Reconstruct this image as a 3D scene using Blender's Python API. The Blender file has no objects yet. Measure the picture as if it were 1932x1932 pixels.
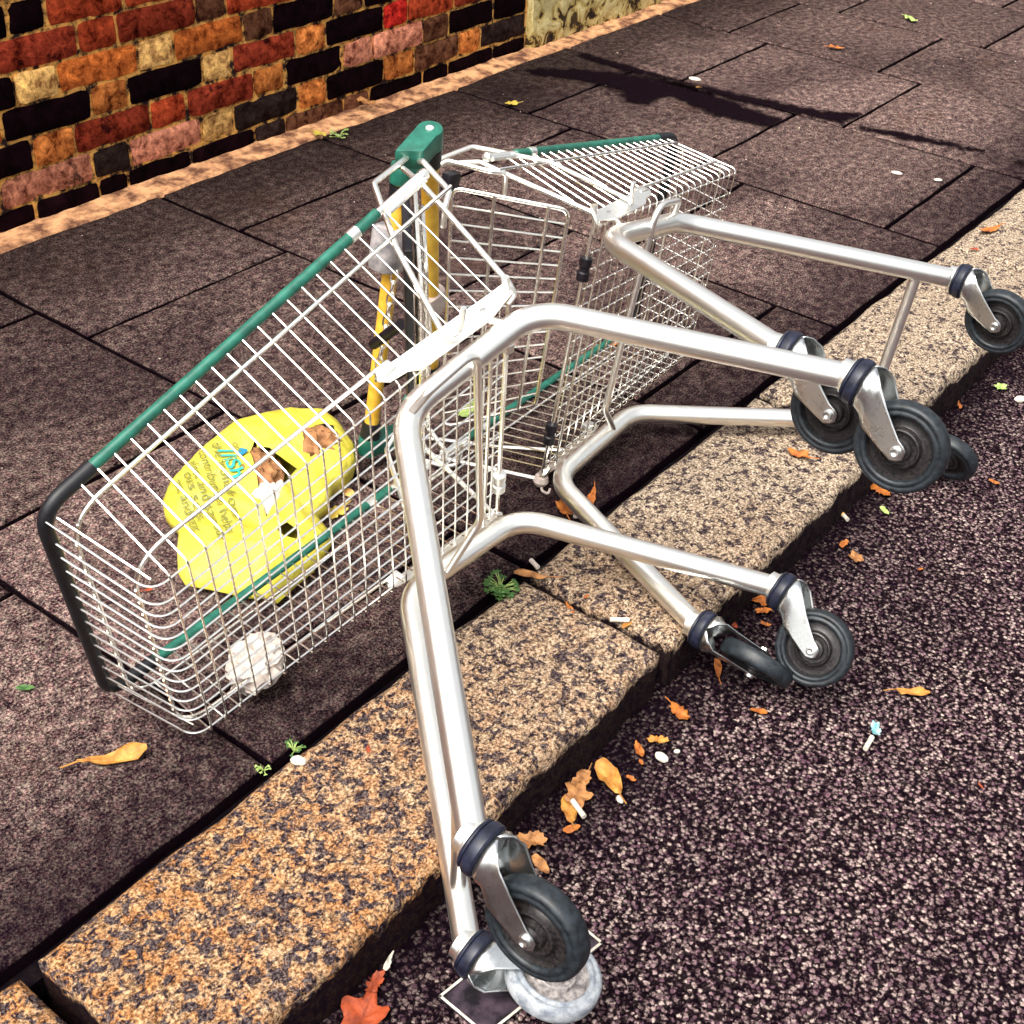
import bpy, bmesh, math, random
import numpy as np
from mathutils import Vector, Matrix, noise
from mathutils.geometry import delaunay_2d_cdt
random.seed(7)
SC = bpy.context.scene
COL = SC.collection
# ------------------------------------------------------------------ camera
CAMH = 1.42
yaw, pitch, roll = (math.radians(a) for a in (35.3412, 36.0758, 3.9125))
fw = Vector((math.cos(yaw) * math.cos(pitch), math.sin(yaw) * math.cos(pitch), -math.sin(pitch)))
r0 = fw.cross(Vector((0, 0, 1))).normalized(); u0 = r0.cross(fw)
rt = r0 * math.cos(roll) + u0 * math.sin(roll); up = u0 * math.cos(roll) - r0 * math.sin(roll)
cam = bpy.data.objects.new('camera', bpy.data.cameras.new('camera')); COL.objects.link(cam)
M4 = Matrix((rt, up, -fw)).transposed().to_4x4(); M4.translation = Vector((0, 0, CAMH))
cam.matrix_world = M4
cam.data.sensor_width = 36; cam.data.lens = 2534.147 / 1932 * 36
cam.data.clip_start = 0.02; cam.data.clip_end = 500
SC.camera = cam
# ------------------------------------------------------------------ light
SUN_EL, SUN_AZ = 60, 180          # degrees; azimuth of the sun as a direction in x,y
W = bpy.data.worlds.new('World'); SC.world = W; W.use_nodes = True
wn, wl = W.node_tree.nodes, W.node_tree.links
sky = wn.new('ShaderNodeTexSky'); sky.sky_type = 'NISHITA'; sky.sun_disc = False
sky.sun_elevation = math.radians(SUN_EL); sky.sun_rotation = math.radians(90 - SUN_AZ)
sky.air_density = 1.0; sky.dust_density = 8.0; sky.ozone_density = 0.6
hs = wn.new('ShaderNodeHueSaturation'); hs.inputs['Saturation'].default_value = 0.22
wl.new(sky.outputs[0], hs.inputs['Color']); wl.new(hs.outputs[0], wn['Background'].inputs[0])
wn['Background'].inputs[1].default_value = 0.15
sun = bpy.data.objects.new('sun', bpy.data.lights.new('sun', 'SUN')); COL.objects.link(sun)
sun.data.energy = 1.6; sun.data.angle = math.radians(26); sun.data.color = (1, .93, .8)
sd = Vector((math.cos(math.radians(SUN_AZ)) * math.cos(math.radians(SUN_EL)), math.sin(math.radians(SUN_AZ)) * math.cos(math.radians(SUN_EL)), math.sin(math.radians(SUN_EL))))
sun.rotation_euler = sd.to_track_quat('Z', 'Y').to_euler()
SC.view_settings.view_transform = 'Standard'; SC.view_settings.look = 'None'
SC.view_settings.gamma = 1; SC.view_settings.use_curve_mapping = False
SC.view_settings.exposure = 1.08
SC.render.engine = 'CYCLES'

# ------------------------------------------------------------------ materials
class NT:
    def __init__(s, name, rough=.6, metal=0., spec=.5):
        s.m = bpy.data.materials.new(name); s.m.use_nodes = True
        s.n, s.l = s.m.node_tree.nodes, s.m.node_tree.links
        s.p = s.n['Principled BSDF']; s.p.inputs['Roughness'].default_value = rough
        s.p.inputs['Metallic'].default_value = metal; s.p.inputs['Specular IOR Level'].default_value = spec
        s.co = s.n.new('ShaderNodeTexCoord').outputs['Object']
    def noise(s, scale, detail=4, rough=.6, dist=0, vec=None, off=None):
        t = s.n.new('ShaderNodeTexNoise'); t.inputs['Scale'].default_value = scale
        t.inputs['Detail'].default_value = detail; t.inputs['Roughness'].default_value = rough
        t.inputs['Distortion'].default_value = dist
        v = vec or s.co
        if off is not None:
            mp = s.n.new('ShaderNodeMapping'); mp.inputs['Location'].default_value = off; s.l.new(v, mp.inputs[0]); v = mp.outputs[0]
        s.l.new(v, t.inputs['Vector']); return t.outputs['Fac']
    def voro(s, scale, feature='F1', out='Distance', rnd=1):
        t = s.n.new('ShaderNodeTexVoronoi'); t.feature = feature; t.inputs['Scale'].default_value = scale
        t.inputs['Randomness'].default_value = rnd
        s.l.new(s.co, t.inputs['Vector']); return t.outputs[out]
    def ramp(s, f, stops, interp='LINEAR'):
        r = s.n.new('ShaderNodeValToRGB'); e = r.color_ramp.elements; r.color_ramp.interpolation = interp
        while len(e) < len(stops): e.new(.5)
        for q, (p, c) in zip(e, stops):
            q.position = p; q.color = (*c, 1) if len(c) == 3 else c
        s.l.new(f, r.inputs[0]); return r.outputs[0]
    def mix(s, f, a, b, mode='MIX'):
        x = s.n.new('ShaderNodeMix'); x.data_type = 'RGBA'; x.blend_type = mode
        for i, v in ((0, f), (6, a), (7, b)):
            if isinstance(v, (int, float)): x.inputs[i].default_value = v
            elif isinstance(v, tuple): x.inputs[i].default_value = (*v, 1)
            else: s.l.new(v, x.inputs[i])
        return x.outputs[2]
    def math(s, op, a, b=None):
        x = s.n.new('ShaderNodeMath'); x.operation = op
        for i, v in ((0, a), (1, b)):
            if v is None: continue
            if isinstance(v, (int, float)): x.inputs[i].default_value = v
            else: s.l.new(v, x.inputs[i])
        return x.outputs[0]
    def color(s, c):
        if isinstance(c, tuple): s.p.inputs['Base Color'].default_value = (*c, 1)
        else: s.l.new(c, s.p.inputs['Base Color'])
        return s
    def bump(s, h, strength=.5, dist=.002):
        b = s.n.new('ShaderNodeBump'); b.inputs['Strength'].default_value = strength; b.inputs['Distance'].default_value = dist
        s.l.new(h, b.inputs['Height']); s.l.new(b.outputs[0], s.p.inputs['Normal']); return s
    def rough(s, f, a, b):
        r = s.n.new('ShaderNodeMapRange'); r.inputs[3].default_value = a; r.inputs[4].default_value = b
        s.l.new(f, r.inputs[0]); s.l.new(r.outputs[0], s.p.inputs['Roughness']); return s

def g3(v): return (v, v, v)
MAT = {}
def mk_pavement():
    t = NT('paving_stone', .95, spec=.02)
    fine = t.noise(235, 6, .88); f2 = t.noise(45, 5, .7, 0, off=(1, 1, 4))
    grit = t.ramp(t.math('ADD', t.math('MULTIPLY', fine, .74), t.math('MULTIPLY', f2, .26)), [(.415, (.0016, .0003, .0016)), (.462, (.011, .0045, .0075)), (.50, (.052, .033, .032)), (.54, (.150, .105, .092)), (.60, (.38, .285, .235))])
    sp = t.noise(300, 2, .6)
    grit = t.mix(t.ramp(sp, [(.63, g3(0)), (.70, g3(.6))]), grit, (.17, .13, .105))
    tone = t.noise(90, 3, .6, 0, off=(7, 3, 1))
    grit = t.mix(t.ramp(tone, [(.40, g3(.45)), (.50, g3(0)), (.60, g3(0))]), grit, t.mix(1., grit, (1.25, .85, .95), 'MULTIPLY'))
    grit = t.mix(t.ramp(tone, [(.52, g3(0)), (.64, g3(.5))]), grit, t.mix(1., grit, (.85, 1.0, .85), 'MULTIPLY'))
    sh = t.n.new('ShaderNodeAttribute'); sh.attribute_name = 'shade'
    grit = t.mix(1., grit, sh.outputs['Color'], 'MULTIPLY')
    big = t.noise(1.7, 5, .62, .6)
    c = t.mix(t.ramp(big, [(.36, g3(.52)), (.52, g3(.10)), (.60, g3(0))]), grit, (.0035, .0008, .0032))
    rust = t.noise(3.3, 4, .6, 0, off=(4, 2, 0))
    c = t.mix(t.ramp(rust, [(.60, g3(0)), (.78, g3(.30))]), c, (.060, .024, .010))
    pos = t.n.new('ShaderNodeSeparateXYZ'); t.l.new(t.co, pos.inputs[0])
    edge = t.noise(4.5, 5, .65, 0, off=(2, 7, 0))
    kerb_band = t.math('ADD', t.math('MULTIPLY', pos.outputs[1], -1.0), t.math('MULTIPLY', edge, .55))  # paving darkens towards the kerb, with a noisy edge
    c = t.mix(t.ramp(t.math('ADD', kerb_band, 1.2), [(.15, g3(0)), (.42, g3(.62))]), c, (.003, .0007, .003))
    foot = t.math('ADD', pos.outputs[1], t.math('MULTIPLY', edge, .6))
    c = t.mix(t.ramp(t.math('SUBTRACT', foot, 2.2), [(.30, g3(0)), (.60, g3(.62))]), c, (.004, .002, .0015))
    c = t.mix(t.ramp(t.math('MULTIPLY', pos.outputs[2], -100), [(.34, g3(0)), (.50, g3(.97))]), c, (.0018, .0004, .0016))
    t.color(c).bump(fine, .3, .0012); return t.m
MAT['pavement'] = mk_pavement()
def mk_joint():
    t = NT('joint_dirt', .95, spec=.1)
    f = t.noise(130, 4, .7); t.color(t.ramp(f, [(.45, (.0015, .0003, .0015)), (.75, (.008, .004, .004))])).bump(f, .8, .003); return t.m
MAT['joint'] = mk_joint()
def mk_kerb():
    t = NT('granite', .9, spec=.05)
    blot = t.noise(64, 6, .70, .6)
    fine = t.noise(210, 5, .8)
    light = t.ramp(fine, [(.36, (.020, .012, .010)), (.44, (.115, .080, .056)), (.52, (.29, .22, .155)), (.62, (.56, .48, .37))])
    pos = t.n.new('ShaderNodeSeparateXYZ'); t.l.new(t.co, pos.inputs[0])
    warm = t.noise(2.2, 3, .5, 0, off=(1.3, 0, 0)); hue = t.noise(40, 3, .6, 0, off=(9, 0, 0))
    org = t.mix(t.ramp(hue, [(.40, g3(0)), (.60, g3(1))]), t.mix(1., light, (1.0, .80, .60), 'MULTIPLY'), t.mix(1., light, (1.0, .58, .30), 'MULTIPLY'))
    light = t.mix(t.ramp(t.math('ADD', t.math('MULTIPLY', pos.outputs[0], .33), t.math('MULTIPLY', warm, .5)), [(.45, g3(0)), (.85, g3(1))]), org, light)
    dark = t.ramp(fine, [(.40, (.004, .0015, .004)), (.50, (.030, .020, .023)), (.60, (.13, .10, .092))])
    c = t.mix(t.ramp(t.math('ADD', blot, t.math('MULTIPLY', pos.outputs[0], .014)), [(.474, g3(0)), (.520, g3(1))]), dark, light)
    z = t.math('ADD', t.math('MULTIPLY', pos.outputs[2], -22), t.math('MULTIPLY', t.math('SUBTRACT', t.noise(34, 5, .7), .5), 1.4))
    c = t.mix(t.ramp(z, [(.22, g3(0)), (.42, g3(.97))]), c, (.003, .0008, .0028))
    t.color(c).bump(t.math('ADD', t.math('MULTIPLY', blot, .8), t.math('MULTIPLY', fine, .4)), .7, .004); return t.m
MAT['kerb'] = mk_kerb()
def mk_road():
    t = NT('asphalt', .95, spec=.03)
    wob = t.n.new('ShaderNodeTexNoise'); wob.inputs['Scale'].default_value = 190; wob.inputs['Detail'].default_value = 3; t.l.new(t.co, wob.inputs['Vector'])
    add = t.n.new('ShaderNodeVectorMath'); add.operation = 'MULTIPLY_ADD'; add.inputs[1].default_value = (.009, .009, .009); t.l.new(wob.outputs['Color'], add.inputs[0]); t.l.new(t.co, add.inputs[2])
    co0 = t.co; t.co = add.outputs[0]
    cell = t.voro(145, 'F1', 'Color'); dist = t.voro(145, 'F1', 'Distance'); cell2 = t.voro(360, 'F1', 'Color'); t.co = co0
    hsv = t.n.new('ShaderNodeSeparateColor'); t.l.new(cell, hsv.inputs[0]); h2 = t.n.new('ShaderNodeSeparateColor'); t.l.new(cell2, h2.inputs[0])
    v = t.math('ADD', t.math('MULTIPLY', hsv.outputs[0], .58), t.math('MULTIPLY', h2.outputs[0], .42))
    stone = t.ramp(v, [(.10, (.0030, .0010, .0030)), (.28, (.014, .0065, .0095)), (.42, (.070, .042, .046)), (.60, (.20, .135, .135)), (.80, (.44, .34, .30))])
    stone = t.mix(t.ramp(hsv.outputs[1], [(.60, g3(0)), (.80, g3(.45))]), stone, (.17, .085, .12))
    c = t.mix(t.ramp(dist, [(.30, g3(0)), (.60, g3(.97))]), stone, (.0022, .0005, .0020))
    big = t.noise(2.3, 4, .6)
    c = t.mix(t.ramp(big, [(.36, g3(.45)), (.56, g3(0))]), c, (.004, .001, .0035))
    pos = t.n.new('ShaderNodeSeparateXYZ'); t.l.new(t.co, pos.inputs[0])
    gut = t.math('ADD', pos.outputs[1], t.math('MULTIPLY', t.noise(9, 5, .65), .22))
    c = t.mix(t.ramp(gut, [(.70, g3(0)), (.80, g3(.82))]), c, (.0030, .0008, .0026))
    h = t.math('SUBTRACT', .8, dist)
    t.color(c).bump(t.math('ADD', h, t.math('MULTIPLY', v, .5)), .8, .003); return t.m
MAT['road'] = mk_road()
def mk_brick():
    t = NT('brick', .95, spec=.03)
    a = t.n.new('ShaderNodeAttribute'); a.attribute_name = 'tint'
    f = t.noise(30, 7, .75, .4); f2 = t.noise(170, 4, .75); f3 = t.noise(13, 6, .70, .5, off=(3, 1, 8))
    c = t.mix(1., a.outputs['Color'], t.ramp(f, [(.34, (.08, .03, .04)), (.43, (.42, .34, .32)), (.52, (.85, .82, .78)), (.60, (1.2, 1.22, 1.15)), (.68, (1.9, 2.0, 1.7))]), 'MULTIPLY')
    c = t.mix(t.ramp(f2, [(.58, g3(0)), (.68, g3(.7))]), c, (.008, .001, .003))
    c = t.mix(t.ramp(f3, [(.60, g3(0)), (.66, g3(.85))]), c, (.008, .001, .003))
    t.color(c).bump(t.math('ADD', f, t.math('MULTIPLY', f2, .7)), .5, .003); return t.m
MAT['brick'] = mk_brick()
def simple(name, ca, cb, sc=60, rough=.7, metal=0, bump=.3, bd=.002, spec=.4, lo=.35, hi=.65, detail=4):
    t = NT(name, rough, metal, spec)
    f = t.noise(sc, detail, .65); t.color(t.ramp(f, [(lo, ca), (hi, cb)])).bump(f, bump, bd); return t
MAT['mortar'] = simple('lime_mortar', (.012, .002, .002), (.78, .38, .085), 30, .95, bump=.8, bd=.006, lo=.42, hi=.56, detail=7).m
MAT['cement'] = simple('cement_fillet', (.12, .045, .022), (.66, .34, .16), 20, .9, bump=.7, bd=.006, lo=.40, hi=.60, detail=8).m
MAT['dirt_dark'] = simple('grime', (.002, .001, .002), (.01, .006, .005), 30, .9, bump=.6, bd=.004).m
def mk_render():
    t = NT('peeling_paint', .85, spec=.3)
    f = t.noise(16, 6, .68, .8)
    pos = t.n.new('ShaderNodeSeparateXYZ'); t.l.new(t.co, pos.inputs[0])
    c = t.ramp(t.math('ADD', f, t.math('MULTIPLY', pos.outputs[2], .45)), [(.36, (.003, .001, .001)), (.46, (.06, .03, .008)), (.50, (.40, .28, .08)), (.62, (.62, .52, .24))])
    t.color(c).bump(f, 1, .01); return t.m
MAT['paint'] = mk_render()
def mk_chrome(name, base, ra, rb, stain):
    t = NT(name, .2, 1.0)
    f = t.noise(25, 5, .7); f2 = t.noise(190, 3, .7)
    t.color(t.mix(t.ramp(f, [(.55, g3(0)), (.78, g3(stain))]), base, (.30, .26, .22)))
    t.rough(t.math('ADD', t.math('MULTIPLY', f, .6), t.math('MULTIPLY', f2, .4)), ra, rb); t.bump(f2, .06, .0006); return t.m
MAT['tube'] = mk_chrome('zinc_tube', (.98, .97, .91), .27, .42, .15)
MAT['wire'] = mk_chrome('zinc_wire', (.98, .97, .91), .18, .34, .2)
MAT['fork'] = mk_chrome('pressed_steel', (.72, .74, .73), .12, .48, .9)
MAT['plate'] = mk_chrome('zinc_plate', (.86, .85, .80), .34, .52, .3)
MAT['green'] = simple('green_plastic', (.004, .066, .045), (.012, .13, .088), 40, .42, bump=.1, bd=.0005, spec=.5).m
MAT['bumper'] = simple('black_bumper', (.002, .002, .004), (.008, .009, .012), 60, .5, bump=.15, bd=.0005).m
MAT['black'] = simple('black_plastic', (.002, .001, .003), (.007, .005, .009), 60, .45, bump=.1, bd=.0005).m
MAT['band'] = simple('dark_rubber_band', (.003, .0035, .010), (.012, .015, .034), 90, .45, bump=.2, bd=.0005).m
MAT['yellow'] = simple('yellow_handle', (.46, .24, .018), (.66, .42, .05), 30, .4, bump=.05, bd=.0005).m
MAT['grey_lock'] = simple('grey_plastic', (.12, .115, .125), (.36, .33, .33), 35, .5, bump=.1, bd=.0005).m
MAT['pinkish'] = simple('pale_plastic', (.34, .27, .24), (.50, .43, .38), 35, .5, bump=.05, bd=.0005).m
MAT['tyre'] = simple('worn_tyre', (.0035, .0045, .006), (.022, .030, .038), 110, .48, bump=.4, bd=.0006, lo=.35, hi=.75, detail=7).m
MAT['hub'] = simple('wheel_plastic', (.004, .003, .004), (.038, .033, .033), 260, .42, bump=.3, bd=.0005, lo=.35, hi=.75).m
MAT['tyre_pale'] = simple('skylit_tyre', (.08, .10, .14), (.36, .38, .40), 60, .55, bump=.4, bd=.0008, lo=.3, hi=.6, detail=6).m  # paler copy of the tyre, sky reflection painted into its colour
MAT['hub_pale'] = simple('skylit_wheel_plastic', (.12, .105, .105), (.42, .38, .36), 130, .5, bump=.3, bd=.0006).m  # hub to match, lightened in colour for the sky it reflects
def mk_bag():
    t = NT('thin_polythene', .38, spec=.4)
    f = t.noise(14, 5, .6, .6); t.color(t.ramp(f, [(.3, (.46, .39, .030)), (.6, (.55, .49, .065)), (.75, (.62, .57, .14))])); t.bump(t.noise(24, 6, .65, 2.2), .6, .010)
    t.p.inputs['Subsurface Weight'].default_value = .25; t.p.inputs['Subsurface Radius'].default_value = (.02, .015, .004); t.p.inputs['Subsurface Scale'].default_value = .5
    return t.m
MAT['bag'] = mk_bag()
MAT['kraft'] = simple('brown_paper', (.14, .055, .018), (.40, .19, .075), 30, .8, bump=.8, bd=.006).m
MAT['tissue'] = simple('white_tissue', (.42, .34, .30), (.62, .56, .50), 30, .9, bump=.6, bd=.005).m
MAT['ink'] = NT('olive_ink', .6).color((.12, .14, .03)).m
MAT['teal_ink'] = NT('teal_ink', .6).color((.02, .30, .26)).m
MAT['blue_ink'] = NT('blue_ink', .6).color((.01, .17, .30)).m
MAT['grey_ink'] = NT('grey_ink', .6).color((.22, .22, .22)).m
def leafm(n, a, b): return simple(n, a, b, 70, .65, bump=.5, bd=.001, lo=.3, hi=.7).m
MAT['lf_orange'] = leafm('orange_leaf', (.16, .035, .006), (.46, .15, .022))
MAT['lf_tan'] = leafm('tan_leaf', (.12, .042, .012), (.44, .20, .065))
MAT['lf_gold'] = leafm('golden_leaf', (.22, .075, .010), (.50, .24, .045))
MAT['lf_red'] = leafm('rusty_leaf', (.10, .015, .006), (.36, .06, .014))
MAT['lf_yellow'] = leafm('yellow_leaf', (.26, .17, .02), (.46, .36, .06))
MAT['lf_green'] = leafm('green_leaf', (.015, .055, .012), (.07, .16, .035))
MAT['lf_lime'] = leafm('lime_leaf', (.18, .26, .05), (.36, .46, .16))
MAT['white'] = simple('white_paper', (.42, .37, .30), (.62, .58, .50), 80, .8, bump=.3, bd=.001).m
MAT['cork'] = simple('cork_tip', (.60, .28, .07), (.80, .48, .16), 200, .8).m
MAT['teal'] = simple('teal_foil', (.05, .22, .25), (.40, .55, .53), 70, .4, bump=.5).m
MAT['card'] = simple('dark_print_card', (.002, .0006, .003), (.07, .045, .065), 35, .5, bump=.1, lo=.42, hi=.72, detail=7).m
MAT['wet'] = None
def mk_wet():
    t = NT('wet_stain', .9, spec=.03)
    f = t.noise(170, 4, .7); t.color(t.ramp(f, [(.45, (.0018, .0003, .0018)), (.72, (.010, .004, .006))])).bump(f, .5, .0015)
    a = t.n.new('ShaderNodeAttribute'); a.attribute_name = 'edge'
    al = t.ramp(t.math('ADD', a.outputs['Fac'], t.math('MULTIPLY', t.math('SUBTRACT', t.noise(26, 6, .75), .5), 1.5)), [(.16, g3(0)), (.50, g3(.95))])
    t.l.new(al, t.p.inputs['Alpha']); return t.m
MAT['wet'] = mk_wet()

# ------------------------------------------------------------------ mesh helpers
class MB:
    def __init__(s): s.v = []; s.f = []
    def add(s, v, f):
        o = len(s.v); s.v += [tuple(p) for p in v]; s.f += [tuple(i + o for i in q) for q in f]; return s
    def tube(s, pts, r, n=8, closed=False, squash=None):
        P = [Vector(p) for p in pts]; Q = [P[0]]
        for p in P[1:]:
            if (p - Q[-1]).length > 1e-6: Q.append(p)
        P = Q; m = len(P); T = []
        for i in range(m):
            a = P[i - 1] if (i > 0 or closed) else P[i]; b = P[(i + 1) % m] if (i < m - 1 or closed) else P[i]
            T.append((b - a).normalized())
        u = T[0].orthogonal().normalized()
        if squash: u = (Vector(squash[0]) - T[0] * T[0].dot(Vector(squash[0]))).normalized()
        vs = []; rr = r if isinstance(r, (list, tuple)) else [r] * m
        for i in range(m):
            if i: 
                q = T[i - 1].rotation_difference(T[i]); u = (q @ u); u = (u - T[i] * u.dot(T[i])).normalized()
            w = T[i].cross(u)
            for k in range(n):
                a = 2 * math.pi * k / n; vs.append(P[i] + u * math.cos(a) * rr[i] * (squash[1] if squash else 1) + w * math.sin(a) * rr[i])
        fs = []
        for i in range(m if closed else m - 1):
            for k in range(n):
                a, b = i * n + k, i * n + (k + 1) % n; j = ((i + 1) % m) * n; fs.append((a, b, j + (k + 1) % n, j + k))
        if not closed: fs += [tuple(reversed(range(n))), tuple(range((m - 1) * n, m * n))]
        return s.add(vs, fs)
    def lathe(s, prof, org, ax, n=32, closed=False):
        ax = Vector(ax).normalized(); u = ax.orthogonal().normalized(); w = ax.cross(u); org = Vector(org); vs = []; m = len(prof)
        for (h, r) in prof:
            for k in range(n):
                a = 2 * math.pi * k / n; vs.append(org + ax * h + (u * math.cos(a) + w * math.sin(a)) * max(r, 1e-5))
        fs = []
        for i in range(m - 1):
            for k in range(n):
                a, b = i * n + k, i * n + (k + 1) % n; fs.append((a, b, b + n, a + n))
        if closed:
            for k in range(n):
                a, b = (m - 1) * n + k, (m - 1) * n + (k + 1) % n; fs.append((a, b, (k + 1) % n, k))
            return s.add(vs, fs)
        if prof[0][1] > 1e-4: fs.append(tuple(reversed(range(n))))
        if prof[-1][1] > 1e-4: fs.append(tuple(range((m - 1) * n, m * n)))
        return s.add(vs, fs)
    def prism(s, poly, org, e1, e2, e3, d0, d1):
        org, e1, e2, e3 = (Vector(q) for q in (org, e1, e2, e3)); n = len(poly)
        vs = [org + e1 * a + e2 * b + e3 * d0 for a, b in poly] + [org + e1 * a + e2 * b + e3 * d1 for a, b in poly]
        fs = [tuple(reversed(range(n))), tuple(range(n, 2 * n))] + [(i, (i + 1) % n, n + (i + 1) % n, n + i) for i in range(n)]
        return s.add(vs, fs)
    def box(s, c, d, ax=None):
        c = Vector(c); e = ax or ((1, 0, 0), (0, 1, 0), (0, 0, 1)); e = [Vector(q) * (d[i] / 2) for i, q in enumerate(e)]
        vs = [c + e[0] * i + e[1] * j + e[2] * k for i in (-1, 1) for j in (-1, 1) for k in (-1, 1)]
        return s.add(vs, [(0, 1, 3, 2), (4, 6, 7, 5), (0, 4, 5, 1), (2, 3, 7, 6), (0, 2, 6, 4), (1, 5, 7, 3)])
    def build(s, name, mat, parent=None, smooth=True, bevel=0, xf=None, sharp=35):
        me = bpy.data.meshes.new(name); v = s.v if xf is None else [tuple(xf @ Vector(p)) for p in s.v]
        me.from_pydata(v, [], s.f); me.validate(); me.update()
        bm = bmesh.new(); bm.from_mesh(me); bmesh.ops.recalc_face_normals(bm, faces=bm.faces)
        if bevel: 
            ed = [e for e in bm.edges if len(e.link_faces) == 2 and e.calc_face_angle(0) > math.radians(40)]
            bmesh.ops.bevel(bm, geom=ed, offset=bevel, segments=2, affect='EDGES', profile=.6)
        bm.to_mesh(me); bm.free()
        if smooth:
            me.polygons.foreach_set('use_smooth', [True] * len(me.polygons))
            try: me.set_sharp_from_angle(angle=math.radians(sharp))
            except Exception: pass
        me.materials.append(MAT[mat] if isinstance(mat, str) else mat)
        o = bpy.data.objects.new(name, me); COL.objects.link(o); o.parent = parent; return o

def fillet(pts, r, n=6, closed=False):
    P = [Vector(p) for p in pts]; out = []; m = len(P)
    for i in range(m):
        if not closed and i in (0, m - 1): out.append(P[i]); continue
        a, b, c = P[i - 1], P[i], P[(i + 1) % m]; d1, d2 = (a - b), (c - b)
        rr = r[i] if isinstance(r, (list, tuple)) else r
        ang = d1.angle(d2)
        if ang > 3.1 or rr <= 0: out.append(b); continue
        L = min(rr / math.tan(ang / 2), .48 * d1.length, .48 * d2.length)
        p, q = b + d1.normalized() * L, b + d2.normalized() * L
        for k in range(n + 1):
            t = k / n; out.append((p * (1 - t) + b * t) * (1 - t) + (b * (1 - t) + q * t) * t)
    return out
def tag(o, label=None, cat=None, group=None, kind=None):
    if label: o['label'] = label
    if cat: o['category'] = cat
    if group: o['group'] = group
    if kind: o['kind'] = kind
    return o
def empty(name, mw=None, loc=None):
    o = bpy.data.objects.new(name, None); COL.objects.link(o); o.empty_display_size = .1
    if mw is not None: o.matrix_world = mw
    if loc is not None: o.location = loc
    return o
def nz(p, s=1, seed=0): return noise.noise(Vector(p) * s + Vector((seed * 7.3, seed * 3.1, seed * 1.7)))

# ------------------------------------------------------------------ ground
ROADZ = -.09
def grid_sheet(x0, x1, y0, y1, nx, ny, zf, name, mat):
    v = [(x0 + (x1 - x0) * i / nx, y0 + (y1 - y0) * j / ny) for j in range(ny + 1) for i in range(nx + 1)]
    v = [(x, y, zf(x, y)) for x, y in v]
    f = [(j * (nx + 1) + i, j * (nx + 1) + i + 1, (j + 1) * (nx + 1) + i + 1, (j + 1) * (nx + 1) + i) for j in range(ny) for i in range(nx)]
    m = MB(); m.add(v, f); return m.build(name, mat)
tag(grid_sheet(-150, 200, -200, 150, 8, 8, lambda x, y: -.16, 'ground', 'joint'), kind='structure')
tag(grid_sheet(-6, 14, -8, .78, 140, 60, lambda x, y: ROADZ + .004 * nz((x, y, 0), 3) + .0015 * nz((x, y, 0), 22), 'road', 'road'), kind='structure')

def slab(m, x0, x1, y0, y1, top, depth, seed, g=.004, res=.05, rough=.003, wob=.004, chamfer=.005):
    """one stone: top grid with rounded wobbly edge, skirt down"""
    nx = max(2, int((x1 - x0) / res)); ny = max(2, int((y1 - y0) / res)); vs = []; fs = []
    tx, ty = [random.uniform(-.0012, .0012) for _ in range(2)]
    e_ = g + chamfer; mg = e_ + .3 * res
    xs = [x0 + g, x0 + e_] + [q for q in (x0 + (x1 - x0) * i / nx for i in range(1, nx)) if x0 + mg < q < x1 - mg] + [x1 - e_, x1 - g]
    ys = [y0 + g, y0 + e_] + [q for q in (y0 + (y1 - y0) * i / ny for i in range(1, ny)) if y0 + mg < q < y1 - mg] + [y1 - e_, y1 - g]
    W_, H_ = len(xs), len(ys)
    for j, y in enumerate(ys):
        for i, x in enumerate(xs):
            e = (i in (0, W_ - 1)) or (j in (0, H_ - 1))
            z = top + tx * (x - x0) / (x1 - x0) + ty * (y - y0) / (y1 - y0) + rough * nz((x, y, 0), 9, seed) - (chamfer * .8 if e else 0)
            xx = x + (wob * nz((x, y, 1), 14, seed) if i in (0, 1, W_ - 2, W_ - 1) else 0)
            yy = y + (wob * nz((x, y, 2), 14, seed) if j in (0, 1, H_ - 2, H_ - 1) else 0)
            if wob > .005:
                if j in (0, 1): yy += .006 * nz((x, 0, 5), 5, seed) + .006 * nz((x, 0, 6), 28, seed)
                if j in (H_ - 2, H_ - 1): yy += .003 * nz((x, 0, 7), 7, seed)
            vs.append((xx, yy, z))
    for j in range(H_ - 1):
        for i in range(W_ - 1):
            a = j * W_ + i; fs.append((a, a + 1, a + W_ + 1, a + W_))
    ring = [i for i in range(W_)] + [j * W_ + W_ - 1 for j in range(1, H_)] + [(H_ - 1) * W_ + i for i in range(W_ - 2, -1, -1)] + [j * W_ for j in range(H_ - 2, 0, -1)]
    o = len(vs); vs += [(vs[k][0], vs[k][1], top - depth) for k in ring]; n = len(ring)
    fs += [(ring[k], o + k, o + (k + 1) % n, ring[(k + 1) % n]) for k in range(n)]
    m.add(vs, fs)
pv = MB(); shades = []; rs_ = random.Random(12); xb = [-3.8, -3.2, -2.6, -2.03, -1.45, -.87, -.29, .295, .883, 1.485, 2.07, 2.655, 3.25, 3.86, 4.45, 5.01, 5.6, 6.2, 6.8, 7.4, 8.0, 8.6, 9.2, 9.8, 10.4, 11.0]
for i in range(len(xb) - 1):
    ys = [1.012, 1.595, 2.18, 2.66] if (i % 2 == 1) else [1.012, 1.17, 1.755, 2.345, 2.66]
    for j in range(len(ys) - 1): slab(pv, xb[i], xb[i + 1], ys[j], ys[j + 1], 0, .06, i * 5 + j, g=.0050, res=.06, rough=.0014, chamfer=.006); shades += [rs_.uniform(.72, 1.2)] * (len(pv.v) - len(shades))
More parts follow.
